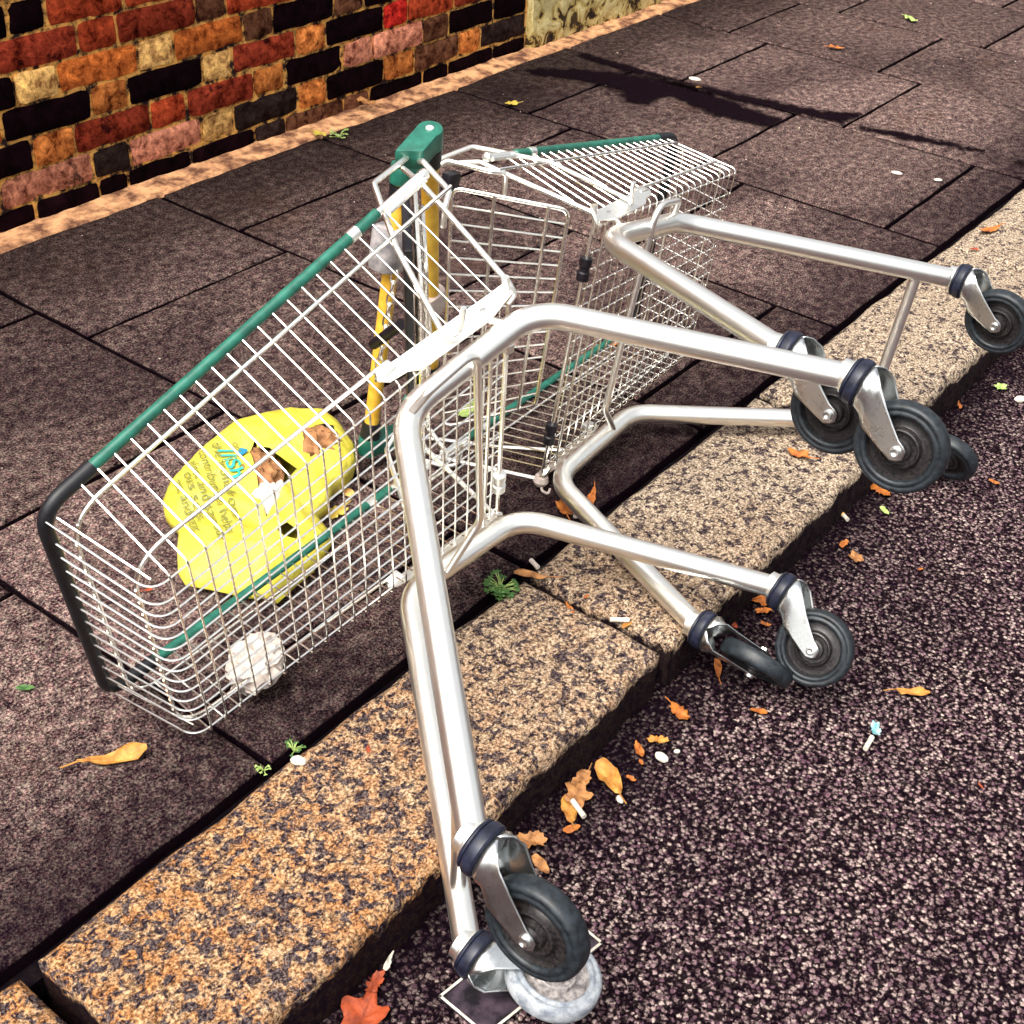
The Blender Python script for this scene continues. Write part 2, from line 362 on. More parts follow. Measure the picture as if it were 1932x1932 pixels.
po = pv.build('pavement', 'pavement', sharp=60); tag(po, kind='structure'); sa = po.data.attributes.new('shade', 'FLOAT_COLOR', 'POINT'); sa.data.foreach_set('color', [q for v_ in shades for q in (v_, v_, v_, 1)])
mb = MB(); mb.box((3.6, 1.85, -.045), (15, 1.72, .035)); tag(mb.build('joint_bed', 'joint'), kind='structure')
kb = MB(); kx = [-2.9, -1.95, -.75, .468, 1.46, 2.262, 3.255, 4.18, 5.2, 6.15, 7.2, 8.2, 9.2]
for i in range(len(kx) - 1):
    slab(kb, kx[i] + .003, kx[i + 1] - .003, .703 + (.006 if i % 2 else 0), 1.004, .002 + (.004 if i % 2 else 0), .16, 50 + i, g=.009, res=.014, rough=.006, wob=.0102 * .6, chamfer=.010)
tag(kb.build('kerb', 'kerb', sharp=70), kind='structure')

# ------------------------------------------------------------------ brick wall
TI = dict(k=(.006, .0015, .003), r=(.42, .060, .022), o=(.62, .16, .035), c=(.85, .50, .17), p=(.62, .24, .15), b=(.16, .065, .035), R=(.62, .030, .022), m=(.27, .038, .018), t=(.62, .20, .050), K=(.03, .018, .016))
ROWS = {
 1: [(1.655, 1.76, 'k'), (1.768, 1.861, 'k'), (1.875, 2.083, 'r'), (2.095, 2.31, 'r'), (2.32, 2.42, 'o'), (2.43, 2.65, 'k')],
 2: [(1.60, 1.712, 'r'), (1.722, 1.94, 'm'), (1.95, 2.055, 'r'), (2.063, 2.3, 'm'), (2.309, 2.402, 'b'), (2.412, 2.659, 'r'), (2.668, 2.77, 'k'), (2.78, 3.0, 'b'), (3.01, 3.11, 'm'), (3.12, 3.34, 'k')],
 3: [(1.53, 1.753, 'k'), (1.761, 1.870, 'c'), (1.878, 2.108, 'o'), (2.117, 2.222, 'c'), (2.231, 2.455, 'o'), (2.466, 2.563, 'b'), (2.573, 2.797, 'k'), (2.809, 2.921, 'b'), (2.932, 3.149, 'k'), (3.16, 3.27, 'r'), (3.28, 3.5, 'm')],
 4: [(1.60, 1.704, 'o'), (1.714, 1.954, 'k'), (1.963, 2.066, 't'), (2.075, 2.307, 'k'), (2.317, 2.413, 'c'), (2.423, 2.645, 'm'), (2.655, 2.763, 't'), (2.773, 3.005, 'k'), (3.015, 3.113, 'R'), (3.124, 3.33, 'r'), (3.34, 3.45, 'm'), (3.46, 3.71, 'b')],
 5: [(1.54, 1.772, 'k'), (1.782, 1.893, 't'), (1.902, 2.126, 'm'), (2.135, 2.244, 'r'), (2.256, 2.481, 'm'), (2.491, 2.598, 't'), (2.608, 2.832, 'k'), (2.844, 2.955, 'p'), (2.965, 3.183, 'p'), (3.194, 3.305, 'b'), (3.317, 3.532, 'k'), (3.543, 3.712, 'k')],
 6: [(1.44, 1.667, 'p'), (1.678, 1.936, 'p'), (1.945, 2.05, 'K'), (2.061, 2.29, 'p'), (2.30, 2.402, 'c'), (2.413, 2.648, 'K'), (2.658, 2.76, 't'), (2.77, 3.004, 'k'), (3.014, 3.146, 't'), (3.156, 3.36, 'b'), (3.37, 3.471, 't'), (3.482, 3.712, 'K')],
 7: [(1.52, 1.757, 'k'), (1.766, 1.945, 'k'), (1.956, 2.037, 'k'), (2.047, 2.246, 'k'), (2.256, 2.475, 'k'), (2.486, 2.593, 'K'), (2.603, 2.83, 'b'), (2.84, 2.941, 'b'), (2.951, 3.187, 'k'), (3.197, 3.31, 'k'), (3.32, 3.541, 'k'), (3.551, 3.715, 'k')]}
PAL = 'krmopbktrkmcbto'
WY = 2.72
wall = empty('brick_wall', loc=(2.0, WY, 0))
tag(wall, 'old red, black and cream brick wall along the back of the pavement', 'wall')
bm_v, bm_f, tints = [], [], []
def brick(x0, x1, z0, z1, c, seed):
    nx, nzz = max(3, int((x1 - x0) / .018)), 5; rnd = random.Random(seed)
    pr = rnd.uniform(.004, .010) ; jt = rnd.uniform(.75, 1.25); tint = [q * jt for q in TI[c]]
    vs = []; sk = rnd.uniform(-.003, .003)
    for j in range(nzz + 1):
        for i in range(nx + 1):
            u, w = i / nx, j / nzz; x, z = x0 + (x1 - x0) * u, z0 + (z1 - z0) * w + sk * (u - .5)
            ex, ez = min(u, 1 - u) * (x1 - x0), min(w, 1 - w) * (z1 - z0); e = min(ex, ez)
            q = (x * 1.0, z, seed * .37)
            if i in (0, nx): x += .0032 * nz(q, 34)
            if j in (0, nzz): z += .0038 * nz(q, 22)
            if i in (0, nx) and j in (0, nzz): x += (.003 if i == 0 else -.003); z += (.0025 if j == 0 else -.0025)
            y = -pr + .0035 * nz(q, 22) + (.004 if e < 1e-6 else 0)
            vs.append((x - 2.0, y, z))
    fs = [(j * (nx + 1) + i, j * (nx + 1) + i + 1, (j + 1) * (nx + 1) + i + 1, (j + 1) * (nx + 1) + i) for j in range(nzz) for i in range(nx)]
    ring = [i for i in range(nx + 1)] + [j * (nx + 1) + nx for j in range(1, nzz + 1)] + [nzz * (nx + 1) + i for i in range(nx - 1, -1, -1)] + [j * (nx + 1) for j in range(nzz - 1, 0, -1)]
    o = len(vs); vs += [(vs[k][0], .03, vs[k][2]) for k in ring]; n = len(ring); fs += [(ring[k], o + k, o + (k + 1) % n, ring[(k + 1) % n]) for k in range(n)]
    b = len(bm_v); bm_v.extend(vs); bm_f.extend(tuple(k + b for k in f) for f in fs); tints.extend([tint] * len(vs))
sd_ = 0
for r in range(7, -13, -1):
    zc = .015 + .0775 * (7 - r); z0, z1 = zc - .0345, zc + .0345
    row = list(ROWS.get(r, []))
    if not row: row = [(1.9 + (.1 if r % 2 else .22), 2.0 + (.1 if r % 2 else .22), 'r')]
    rn = random.Random(r + 90); x = row[-1][1] + .011; hd = (row[-1][1] - row[-1][0]) > .15
    full = []
    while x < 10.5:
        if r >= 1 and 3.70 < x < 3.76: x = 3.76
        w_ = .103 if hd else .218; full.append((x, x + w_, rn.choice(PAL if r < 5 else 'kkbkmkbr'))); x += w_ + .011; hd = not hd
    x = row[0][0] - .011; hd = (row[0][1] - row[0][0]) > .15
    while x > -4:
        w_ = .103 if hd else .218; full.append((x - w_, x, rn.choice(PAL))); x -= w_ + .011; hd = not hd
    for a, b, c in row + full: sd_ += 1; brick(a, b, z0, z1, c, sd_)
m = MB(); m.v = bm_v; m.f = bm_f; bo = m.build('bricks', 'brick', wall, sharp=50)
at = bo.data.attributes.new('tint', 'FLOAT_COLOR', 'POINT')
at.data.foreach_set('color', [q for t in tints for q in (*t, 1)])
mw = MB(); nx = 700; nzq = 34; vs = []
for j in range(nzq + 1):
    for i in range(nx + 1):
        x = -6 + 14.5 * i / nx; z = -.1 + 1.66 * j / nzq; vs.append((x, .001 + .004 * nz((x, z, 3), 30), z))
mw.add(vs, [(j * (nx + 1) + i, j * (nx + 1) + i + 1, (j + 1) * (nx + 1) + i + 1, (j + 1) * (nx + 1) + i) for j in range(nzq) for i in range(nx)])
mw.box((1.25, .14, .73), (14.5, .20, 1.64)); mw.build('mortar', 'mortar', wall)
mw = MB(); mw.box((1.25, .13, 1.60), (14.6, .32, .07)); mw.build('coping', 'cement', wall, bevel=.01, smooth=False)
# peeling painted patch on the wall
vs = []; nx, nzq = 60, 60
for j in range(nzq + 1):
    for i in range(nx + 1):
        x, z = 3.72 + .84 * i / nx, .0 + 1.2 * j / nzq; vs.append((x - 2, -.022 + .008 * nz((x, z, 5), 12) + .004 * nz((x, z, 9), 40) + (.03 if i in (0, nx) else 0), z))
mp = MB(); mp.add(vs, [(j * (nx + 1) + i, j * (nx + 1) + i + 1, (j + 1) * (nx + 1) + i + 1, (j + 1) * (nx + 1) + i) for j in range(nzq) for i in range(nx)])
mp.build('peeling_render_patch', 'paint', wall)
# cement fillet at the wall foot
vs = []; nx = 420
prof = [(2.632, -.004), (2.637, .005), (2.655, .007), (2.68, .008), (2.70, .009), (2.718, .011), (2.74, .011)]
for i in range(nx + 1):
    x = -4 + 14 * i / nx; w1 = .014 * nz((x, 0, 0), 3.2) + .006 * nz((x, 0, 4), 14); w2 = .012 * nz((x, 5, 0), 5) + .006 * nz((x, 5, 4), 20)
    for k, (y, z) in enumerate(prof): vs.append((x, y + w1 * (1 - k / 6), z + .4 * (w2 * k / 6) + .003 * nz((x, y, 8), 35)))
n = len(prof); mf = MB(); mf.add(vs, [(i * n + k, (i + 1) * n + k, (i + 1) * n + k + 1, i * n + k + 1) for i in range(nx) for k in range(n - 1)])
tag(mf.build('cement_ledge', 'cement'), 'rough sloping cement ledge along the foot of the brick wall', 'ledge')

# ------------------------------------------------------------------ trolleys
def lerp(a, b, t): return a + (b - a) * t
def castor(parent, M, phi, fork_mat='fork', pale=False):
    """M: mount (trolley local), axis -z, trail direction phi in local xy"""
    s = Vector((0, 0, -1)); t = Vector((math.cos(phi), math.sin(phi), 0)); a = s.cross(t); M = Vector(M)
    L = lambda tt, ss, aa=0: M + t * tt + s * ss + a * aa
    mb = MB(); mb.lathe([(-.016, .0160), (-.014, .0205), (-.004, .0215), (-.002, .0245), (.000, .0250)], M, s, 28); root = mb.build('castor', 'tube', parent)
    mb = MB(); mb.lathe([(.0005, .024), (.0010, .0290), (.0030, .0305), (.0050, .0300), (.0060, .0285), (.0070, .0310), (.0100, .0325), (.0190, .0325), (.0215, .0305), (.022, .024)], M, s, 32); mb.build('swivel_band', 'band', root)
    f = MB(); rows = [(.0225, None), (.028, None), (.036, (-.0285, .0325, .0262)), (.048, (-.0190, .0420, .0235)), (.066, (.0030, .0510, .0222)), (.084, (.0210, .0590, .0218)), (.098, (.0340, .0645, .0218)), (.107, (.0390, .0615, .0218)), (.113, (.0445, .0560, .0218))]
    nu = 12
    for sg in (-1, 1):
        vs = []
        for i, (ss, q) in enumerate(rows):
            for k in range(nu + 1):
                u = -1 + 2 * k / nu
                if q is None:
                    b = math.radians(90) + u * math.radians(90 if i == 0 else 84); rr = .0285 if i == 0 else .0310
                    vs.append(L(-math.cos(b) * rr * 1.0, ss, sg * math.sin(b) * rr))
                else:
                    t0, t1, aa = q; bulge = (1 - u * u) * .5 + .5 if i == 2 else 1
                    vs.append(L(lerp(t0, t1, (u + 1) / 2), ss, sg * (aa * (.55 + .45 * math.sqrt(max(0, 1 - u * u))) if i == 2 else aa)))
        f.add(vs, [(i * (nu + 1) + k, i * (nu + 1) + k + 1, (i + 1) * (nu + 1) + k + 1, (i + 1) * (nu + 1) + k) for i in range(len(rows) - 1) for k in range(nu)])
    fo = f.build('fork', 'fork', root, sharp=50); so = fo.modifiers.new('thick', 'SOLIDIFY'); so.thickness = .0018; so.offset = 0
    f = MB(); f.lathe([(.0215, .004), (.0215, .0270), (.0235, .0285)], M, s, 24); f.build('swivel_plate', 'fork', root, sharp=40)
    for sg in (-1, 1): f = MB(); f.lathe([(.0215, .0078), (.0265, .0072), (.0270, .0050), (.0250, .0030), (.0245, .0005)], L(.05, .101), a * sg, 6 if sg > 0 else 14); f.build('axle_bolt', 'fork', root, sharp=40)
    c = L(.05, .101); w = MB()
    prof = [(-.0100, .0440), (-.0140, .0462), (-.0142, .0500), (-.0125, .0515), (-.0125, .0535), (-.0138, .0550), (-.0130, .0585), (-.0095, .0614), (-.004, .0625), (.004, .0625), (.0095, .0614), (.0130, .0585), (.0138, .0550), (.0125, .0535), (.0125, .0515), (.0142, .0500), (.0140, .0462), (.0100, .0440)]
    w.lathe(prof, c, a, 64, True); w.build('tyre', 'tyre_pale' if pale else 'tyre', root, sharp=60)
    w = MB(); half = [(.0105, .0445), (.0030, .0420), (.0025, .0300), (.0040, .0285), (.0105, .0270), (.0115, .0250), (.0075, .0225), (.0070, .0175), (.0135, .0160), (.0145, .0120), (.0195, .0100), (.0195, .004)]
    w.lathe([(-h, r) for h, r in reversed(half)] + half, c, a, 48); w.build('wheel_hub', 'hub_pale' if pale else 'hub', root, sharp=50)
    return root

def trolley(name, D, org, R, su, wheels, gate, black_flap, clip_mat, lock, label, band):
    mw = Matrix(R).to_4x4(); mw.translation = Vector(org)
    root = empty(name, mw); tag(root, label, 'shopping trolley', 'toppled shopping trolleys')
    RR, RF, FR, FF, BR, BF, MR, MF, H = (D[k] for k in ('RR', 'RF', 'FR', 'FF', 'BR', 'BF', 'MR', 'MF', 'H'))
    def rim(x, s): u = (x - RR[0]) / (RF[0] - RR[0]); return Vector((x, s * lerp(RR[1], RF[1], u), lerp(RR[2], RF[2], u)))
    def flo(x, s): u = (x - FR[0]) / (FF[0] - FR[0]); return Vector((x, s * lerp(FR[1], FF[1], u), lerp(FR[2], FF[2], u)))
    def sid(x, t, s): return rim(x, s).lerp(flo(x, s), t)
    # --- wire basket
    w = MB(); r = .00145
    x = .168
    while x < RF[0] - .035:
        xf = x + .013
        w.tube(fillet([rim(x, 1), flo(min(xf, FF[0] - .008), 1), flo(min(xf, FF[0] - .008), -1), rim(x, -1)], .011, 4), r, 6); x += .0272
    for y in (-.178, -.141, -.1155, -.09, -.0645, -.039, -.013, .013, .039, .0645, .09, .1155, .141, .178):
        k = y / .188
        a = Vector((FR[0], k * FR[1], FR[2] + .0036)); b = Vector((FF[0], k * FF[1], FF[2] + .0036)); c = Vector((RF[0], k * RF[1], RF[2]))
        w.tube(fillet([a, b, c], .030, 6), r, 6)
    # front corner uprights
    for s in (-1, 1):
        for q in (.012,):
            w.tube([Vector((RF[0] - q, s * (RF[1] - .012), RF[2])), Vector((FF[0] - q, s * (FF[1] - .010), FF[2] + .02))], r, 6)
    def hoop(tr, tf, rad, x0=.11):
        def sp(x, s): return sid(x, lerp(tr, tf, (x - .15) / .63), s)
        c = sp(.782 if tf < .5 else .776, 1); d = sp(.782 if tf < .5 else .776, -1); off = Vector((0, .003, 0))
        return fillet([sp(x0, 1) + off, c + off, d - off, sp(x0, -1) - off], .066, 12)
    w.tube(hoop(.20, .20, .003, .10), .0030, 8)
    w.tube(hoop(.86, .76, .003, .38), .0030, 8)
    # floor edge rods, rear bar
    w.tube([flo(FR[0], 1), flo(FR[0], -1)], .0038, 8)
    w.tube([flo(.20, 1) - Vector((0, 0, .004)), flo(.20, -1) - Vector((0, 0, .004))], .0028, 8)
    basket = w.build('basket', 'wire', root)
    # --- rim
    rp = lambda xs, s: [rim(q, s) for q in xs]
    for s in (-1, 1):
        m = MB(); m.tube(rp((.205, .247), s), .0078, 14); m.tube(rp((.259, .45, .60, .722), s), .0078, 14); m.build('rim_sleeve', 'green', basket)
        m = MB(); m.tube(rp((.245, .261), s), .0092, 14); m.tube(rp((.120, .206), s), .0055, 12)
        m.tube([p - Vector((0, 0, .011)) for p in rp((.120, .195), s)], .0045, 10)
        m.lathe([(0, .004), (.004, .0085), (.012, .0085), (.015, .006)], rim(.108, s) + Vector((0, 0, -.004)), (1, 0, 0), 10); m.build('rim_end', 'tube', basket)
    m = MB(); m.tube(fillet([rim(.715, 1), rim(RF[0], 1), rim(RF[0], -1), rim(.715, -1)], .078, 12), .0100, 14); m.build('front_bumper', 'bumper', basket)
    # --- side plates
    for s in (-1, 1):
        poly = [(.159, .563), (.163, .580), (.190, .583), (.347, .6035), (.384, .609), (.392, .600), (.381, .589), (.352, .583), (.336, .573), (.294, .567), (.212, .557)]
        m = MB(); vs = []
        for d_ in (.0042, .0062):
            for (px, pz) in poly: q = flo(px, s); vs.append((px, s * (abs(q.y) + d_ + (pz - q.z) * .33), pz))
        n = len(poly); m.add(vs, [tuple(range(n)), tuple(range(2 * n - 1, n - 1, -1))] + [(i, n + i, n + (i + 1) % n, (i + 1) % n) for i in range(n)])
        pl = m.build('side_plate', 'plate', root, smooth=False)
        if s == su:
            m = MB(); c = flo(.205, s); cy = s * (abs(c.y) + .0072)
            for (dx, dz) in ((1, 0), (0, 1), (.8, .8), (.8, -.8)):
                o_ = Vector((.212, cy + s * .0005, .5745)); m.tube([o_ - Vector((dx * .006, 0, dz * .0045)), o_ + Vector((dx * .006, 0, dz * .0045))], .0006, 4)
            m.build('flag_mark', 'grey_ink', pl)
        m = MB(); m.box(sid(.372, .86, s) + Vector((0, s * .004, -.002)), (.026, .011, .018)); m.build('wire_clip', 'plate', root, bevel=.002)
    # --- handle supports (bent wires from cap to floor)
    for s in (-1, 1):
        sp = MB(); V = lambda x, y, z: Vector((x, s * y, z))
        sp.tube(fillet([V(.058, .268, .842), V(.150, .288, .822), V(.226, .284, .713), V(.288, .250, .574), V(.268, .252, .566), V(.262, .292, .566)], [0, .016, .016, .014, .010, 0], 6), .0042, 10)
        sp.tube(fillet([V(.046, .262, .828), V(.064, .284, .806), V(.090, .285, .735), V(.113, .283, .722), V(.118, .245, .722)], [0, .012, .012, .012, 0], 5), .0042, 10)
        sp.tube(fillet([V(.080, .268, .830), V(.105, .286, .772), V(.158, .258, .572), V(.158, .244, .562), V(.172, .236, .563)], [0, .012, .012, .008, 0], 5), .0042, 10)
        sp.tube([V(.163, .252, .572), V(.163, .270, .576)], .006, 10)
        sp.build('handle_support', 'tube', root)
    # --- child seat wires, folded flat against the gate
    hinge = Vector(gate[0]); 
    # --- rear gate
    UL, UR, LR, LL = [Vector(q) for q in gate]
    G = lambda u, v: (UL.lerp(UR, u)).lerp(LL.lerp(LR, u), v)
    gm = MB()
    gm.tube(fillet([G(0, 0), G(1, 0), G(1, 1), G(0, 1)], .018, 5, True), .0034, 8, True)
    for u in (.36, .82): gm.tube([G(u, 0), G(u, 1)], .0034, 8)
    nb = 15
    for k in range(1, nb): gm.tube([G(0, k / nb), G(1, k / nb)], .0017, 6)
    gm.build('rear_gate', 'wire', root)
    nrm = (UR - UL).cross(LL - UL).normalized(); 
    if nrm.x > 0: nrm = -nrm
    cs = MB()
    for (u, v0, v1, dd_) in ((.12, .04, .90, .010), (.30, .04, .90, .014), (.48, .06, .88, .018), (.66, .10, .84, .014)): cs.tube(fillet([G(u, v0) + nrm * dd_ * .3, G(u, (v0 + v1) / 2) + nrm * dd_, G(u, v1) + nrm * dd_ * .3], .2, 4), .0026, 8)
    cs.tube(fillet([G(.08, .04) + nrm * .010, G(.70, .04) + nrm * .010, G(.70, .9) + nrm * .010, G(.08, .9) + nrm * .010], .02, 5, True), .003, 8, True)
    if black_flap: cs.build('child_seat', 'wire', root)
    if black_flap:
        m = MB(); q0, q1 = G(.04, .02) - nrm * .014, G(.60, .02) - nrm * .014; q2, q3 = G(.60, .95) - nrm * .014, G(.04, .95) - nrm * .014
        e = nrm * .0062; vs = [q + e for q in (q0, q1, q2, q3)] + [q - e for q in (q0, q1, q2, q3)]
        m.add(vs, [(0, 1, 2, 3), (7, 6, 5, 4), (0, 4, 5, 1), (1, 5, 6, 2), (2, 6, 7, 3), (3, 7, 4, 0)]); m.build('seat_flap', 'black', root, bevel=.003, smooth=False)
    # black / white sleeves on the rear floor rod
    for yy in (.16, -.16):
        m = MB(); c = flo(FR[0], 1); m.lathe([(-.022, .006), (-.020, .011), (-.006, .011), (-.004, .0085), (.004, .0085), (.006, .011), (.020, .011), (.022, .006)], (FR[0] - .001, yy, FR[2]), (0, 1, 0), 14)
        m.build('hinge_sleeve', clip_mat, root)
    m = MB(); c = flo(FR[0], -su); m.lathe([(0, .001), (.002, .012), (.012, .015), (.020, .011), (.024, .001)], c - Vector((0, su * .006, 0)), (0, -su, 0), 16)
    m.tube(fillet([c + Vector((0, -su * .018, 0)), c + Vector((-.010, -su * .03, -.012)), c + Vector((-.002, -su * .036, -.022)), c + Vector((.008, -su * .03, -.018))], .006, 4), .0025, 8); m.build('end_stop', 'pinkish', root)
    # --- handle
    hx, hy, hz = H
    m = MB(); m.tube([(hx, -hy + .028, hz), (hx, hy - .028, hz)], .0135, 24); hd = m.build('handle', 'yellow', root)
    for s in (-1, 1):
        m = MB(); pts = []
        for k in range(15):
            b = math.radians(75 + 215 * k / 14); pts.append((hx + .020 * math.cos(b), hz + .020 * math.sin(b)))
        pts = pts + [(hx + .046, hz - .028), (hx + .074, hz + .004)]
        m.prism(pts, (0, 0, 0), (1, 0, 0), (0, 0, 1), (0, s, 0), hy - .030, hy + .004)
        cp = m.build('end_cap', 'green', hd, bevel=.004, sharp=30)
        m = MB(); m.lathe([(0, .0165), (.028, .0185), (.030, .0185)], (hx, s * (hy - .062), hz), (0, s, 0), 20); m.build('cap_collar', 'bumper', cp)
        m = MB(); m.lathe([(0, .0065), (.0012, .0062), (.0018, .0045), (.0012, .002), (.0005, .0005)], (hx, s * (hy + .0042), hz), (0, s, 0), 18); m.build('screw', 'plate', cp)
    # --- coin lock
    lx, ly, lz = lock
    m = MB(); poly = []
    for k in range(20):
        b = 2 * math.pi * k / 20; rr = 1 / (abs(math.cos(b)) ** 3.2 + abs(math.sin(b)) ** 3.2) ** (1 / 3.2); poly.append((lx + band['r'] * rr * math.cos(b), lz + band['r'] * .8 * rr * math.sin(b)))
    m.prism(poly, (0, 0, 0), (1, 0, 0), (0, 0, 1), (0, 1, 0), ly - band['h'], ly + band['h'])
    lk = m.build('coin_lock', band['lockmat'], hd, bevel=.009, sharp=50)
    # --- frame tubes
    for s in (-1, 1):
        V = lambda q: Vector((q[0], s * q[1], q[2]))
        m = MB(); m.tube(fillet([V(MR) + Vector((0, 0, .0)), V(BR), V(BF), V(MF)], [0, .085, .085, 0], 12), .0178, 24); m.build('frame_tube', 'tube', root)
    V = lambda q, s: Vector((q[0], s * q[1], q[2]))
    ft = lambda t, s: V(BF, s).lerp(V(MF, s), t)
    m = MB(); m.tube([ft(.86, 1), ft(.86, -1)], .0105, 16); m.build('crossbar', 'tube', root)
    m = MB(); S = lambda x_, y_, z_: Vector((x_, su * y_, z_))
    m.tube(fillet([S(.40, .205, .548), S(.372, .250, .530), S(.285, .262, .524), S(.262, -.125, .524), S(.33, -.195, .532)], [0, .02, .03, .035, 0], 8), .0058, 12)
    m.tube([S(.205, .236, .545), S(.215, .238, .560)], .005, 10)
    m.build('under_rail', 'tube', root)
    # --- castors
    for (q, s, ph, pale) in wheels: castor(root, V(q, s), ph, pale=pale)
    return root, hd, lk

T1 = {'RR': (0.1196, 0.3127, 0.7643), 'RF': (0.7975, 0.213, 0.7747), 'FR': (0.1634, 0.2445, 0.5666), 'FF': (0.7775, 0.188, 0.6066), 'BR': (0.1547, 0.2307, 0.5314), 'BF': (0.3919, 0.204, 0.5572), 'MR': (-0.0095, 0.2426, 0.137), 'MF': (0.7699, 0.1608, 0.1281), 'H': (-0.0032, 0.2771, 0.8506)}
T2 = {'RR': (0.1101, 0.2941, 0.7692), 'RF': (0.7958, 0.2153, 0.7743), 'FR': (0.1624, 0.2437, 0.5687), 'FF': (0.7664, 0.2088, 0.6085), 'BR': (0.1445, 0.2318, 0.5316), 'BF': (0.4159, 0.1971, 0.5438), 'MR': (-0.013, 0.2482, 0.1379), 'MF': (0.7761, 0.1547, 0.1333), 'H': (0.0037, 0.2722, 0.8492)}
O1, R1 = (1.5489, .4456, .2974), [[-.97368, -.22715, -.01891], [.01913, -.1641, .98626], [-.22714, .95993, .16412]]
O2, R2 = (1.5565, .5475, .2618), [[.99456, -.10308, -.01524], [.02106, .05561, .99823], [-.10205, -.99312, .05748]]
tr1, hd1, lk1 = trolley('shopping_trolley', T1, O1, R1, 1,
    [(T1['MF'], 1, -1.26, False), (T1['MF'], -1, -2.75, True), (T1['MR'], 1, -1.2, False), (T1['MR'], -1, -.9, False)],
    [(.076, .25, .812), (.235, .24, .662), (.235, -.13, .662), (.076, -.22, .812)], True, 'plate', (-.003, -.066, .855),
    'toppled green rimmed trolley nearest the camera, holding the yellow carrier bag', {'lockmat': 'pinkish', 'r': .029, 'h': .022})
tr2, hd2, lk2 = trolley('shopping_trolley', T2, O2, R2, -1,
    [(T2['MF'], -1, 1.4, False), (T2['MF'], 1, 1.0, False), (T2['MR'], -1, 1.6, False), (T2['MR'], 1, .75, False)],
    [(.05, -.25, .78), (.15, -.25, .612), (.17, .125, .615), (.105, .22, .765)], False, 'black', (.004, -.128, .856),
    'empty toppled trolley behind, nose pointing away to the upper right', {'lockmat': 'grey_lock', 'r': .034, 'h': .038})
m = MB(); m.box((.072, -.25, .800), (.03, .03, .018)); m.build('seat_hinge', 'black', tr2, bevel=.003)
# chain from the lock of the far trolley to the near one
bpy.context.view_layer.update()
def world_at(px, py, depth_pt):
    """helper: pixel of the 1932 px photograph -> world point on the plane x = const through depth_pt (used once to lay the chain)"""
    d = fw + rt * ((px - 966) / 2534.147) - up * ((py - 966) / 2534.147); t = depth_pt / d.x; return Vector((0, 0, CAMH)) + d * t
ca, cb = Vector((1.548, 1.372, .405)), Vector((1.50, 1.372, .215))
ch = MB(); nl = 10
for i in range(nl):
    t = (i + .5) / nl; c = ca.lerp(cb, t); d = (cb - ca).normalized(); e = Vector((1, .35, 0)).normalized() if i % 2 else Vector((-.35, 1, 0)).normalized()
    pts = []
    for k in range(14):
        b = 2 * math.pi * k / 14; pts.append(c + d * (.0125 * math.cos(b)) + e * (.0062 * math.sin(b)))
    ch.tube(pts, .0017, 6, True)
inv2 = tr2.matrix_world.inverted(); ch.v = [tuple(inv2 @ Vector(p)) for p in ch.v]; ch.build('chain', 'wire', lk2)
kp = MB(); kp.tube([world_at(704, 650, 1.50), world_at(757, 612, 1.50)], .0095, 12); kp.v = [tuple(inv2 @ Vector(p)) for p in kp.v]; kp.build('chain_key', 'black', lk2)

# ------------------------------------------------------------------ carrier bag
BO = [(1.158, 1.554, .061), (1.201, 1.584, .067), (1.279, 1.607, .075), (1.387, 1.625, .085), (1.427, 1.611, .087), (1.484, 1.583, .09), (1.533, 1.532, .09), (1.527, 1.489, .086), (1.501, 1.429, .08), (1.471, 1.397, .075), (1.418, 1.378, .07), (1.396, 1.383, .068), (1.358, 1.355, .063), (1.316, 1.343, .058), (1.302, 1.298, .053), (1.288, 1.28, .05), (1.26, 1.269, .046), (1.215, 1.253, .041), (1.17, 1.249, .035), (1.124, 1.243, .03), (1.095, 1.294, .032), (1.08, 1.327, .033), (1.053, 1.38, .035), (1.063, 1.408, .039), (1.098, 1.45, .046), (1.132, 1.483, .053), (1.141, 1.529, .057)]
HA = [(1.325, 1.514), (1.358, 1.535), (1.343, 1.513), (1.348, 1.5), (1.352, 1.45), (1.352, 1.424), (1.336, 1.421), (1.281, 1.396), (1.237, 1.383), (1.253, 1.413), (1.287, 1.457), (1.307, 1.486)]
HB = [(1.433, 1.498), (1.449, 1.486), (1.482, 1.486), (1.494, 1.473), (1.472, 1.446), (1.445, 1.43), (1.393, 1.432), (1.41, 1.464)]
HC = [(1.219, 1.339), (1.244, 1.341), (1.244, 1.311), (1.228, 1.304), (1.218, 1.322)]
def inpoly(p, poly):
    x, y = p[0], p[1]; c = False; n = len(poly)
    for i in range(n):
        a, b = poly[i], poly[i - 1]
        if (a[1] > y) != (b[1] > y) and x < (b[0] - a[0]) * (y - a[1]) / (b[1] - a[1]) + a[0]: c = not c
    return c
def segd(p, poly):
    best = 9
    for i in range(len(poly)):
        a = Vector(poly[i - 1][:2]); b = Vector(poly[i][:2]); q = Vector(p[:2]); d = b - a; t = max(0, min(1, (q - a).dot(d) / max(d.dot(d), 1e-9))); best = min(best, (a + d * t - q).length)
    return best
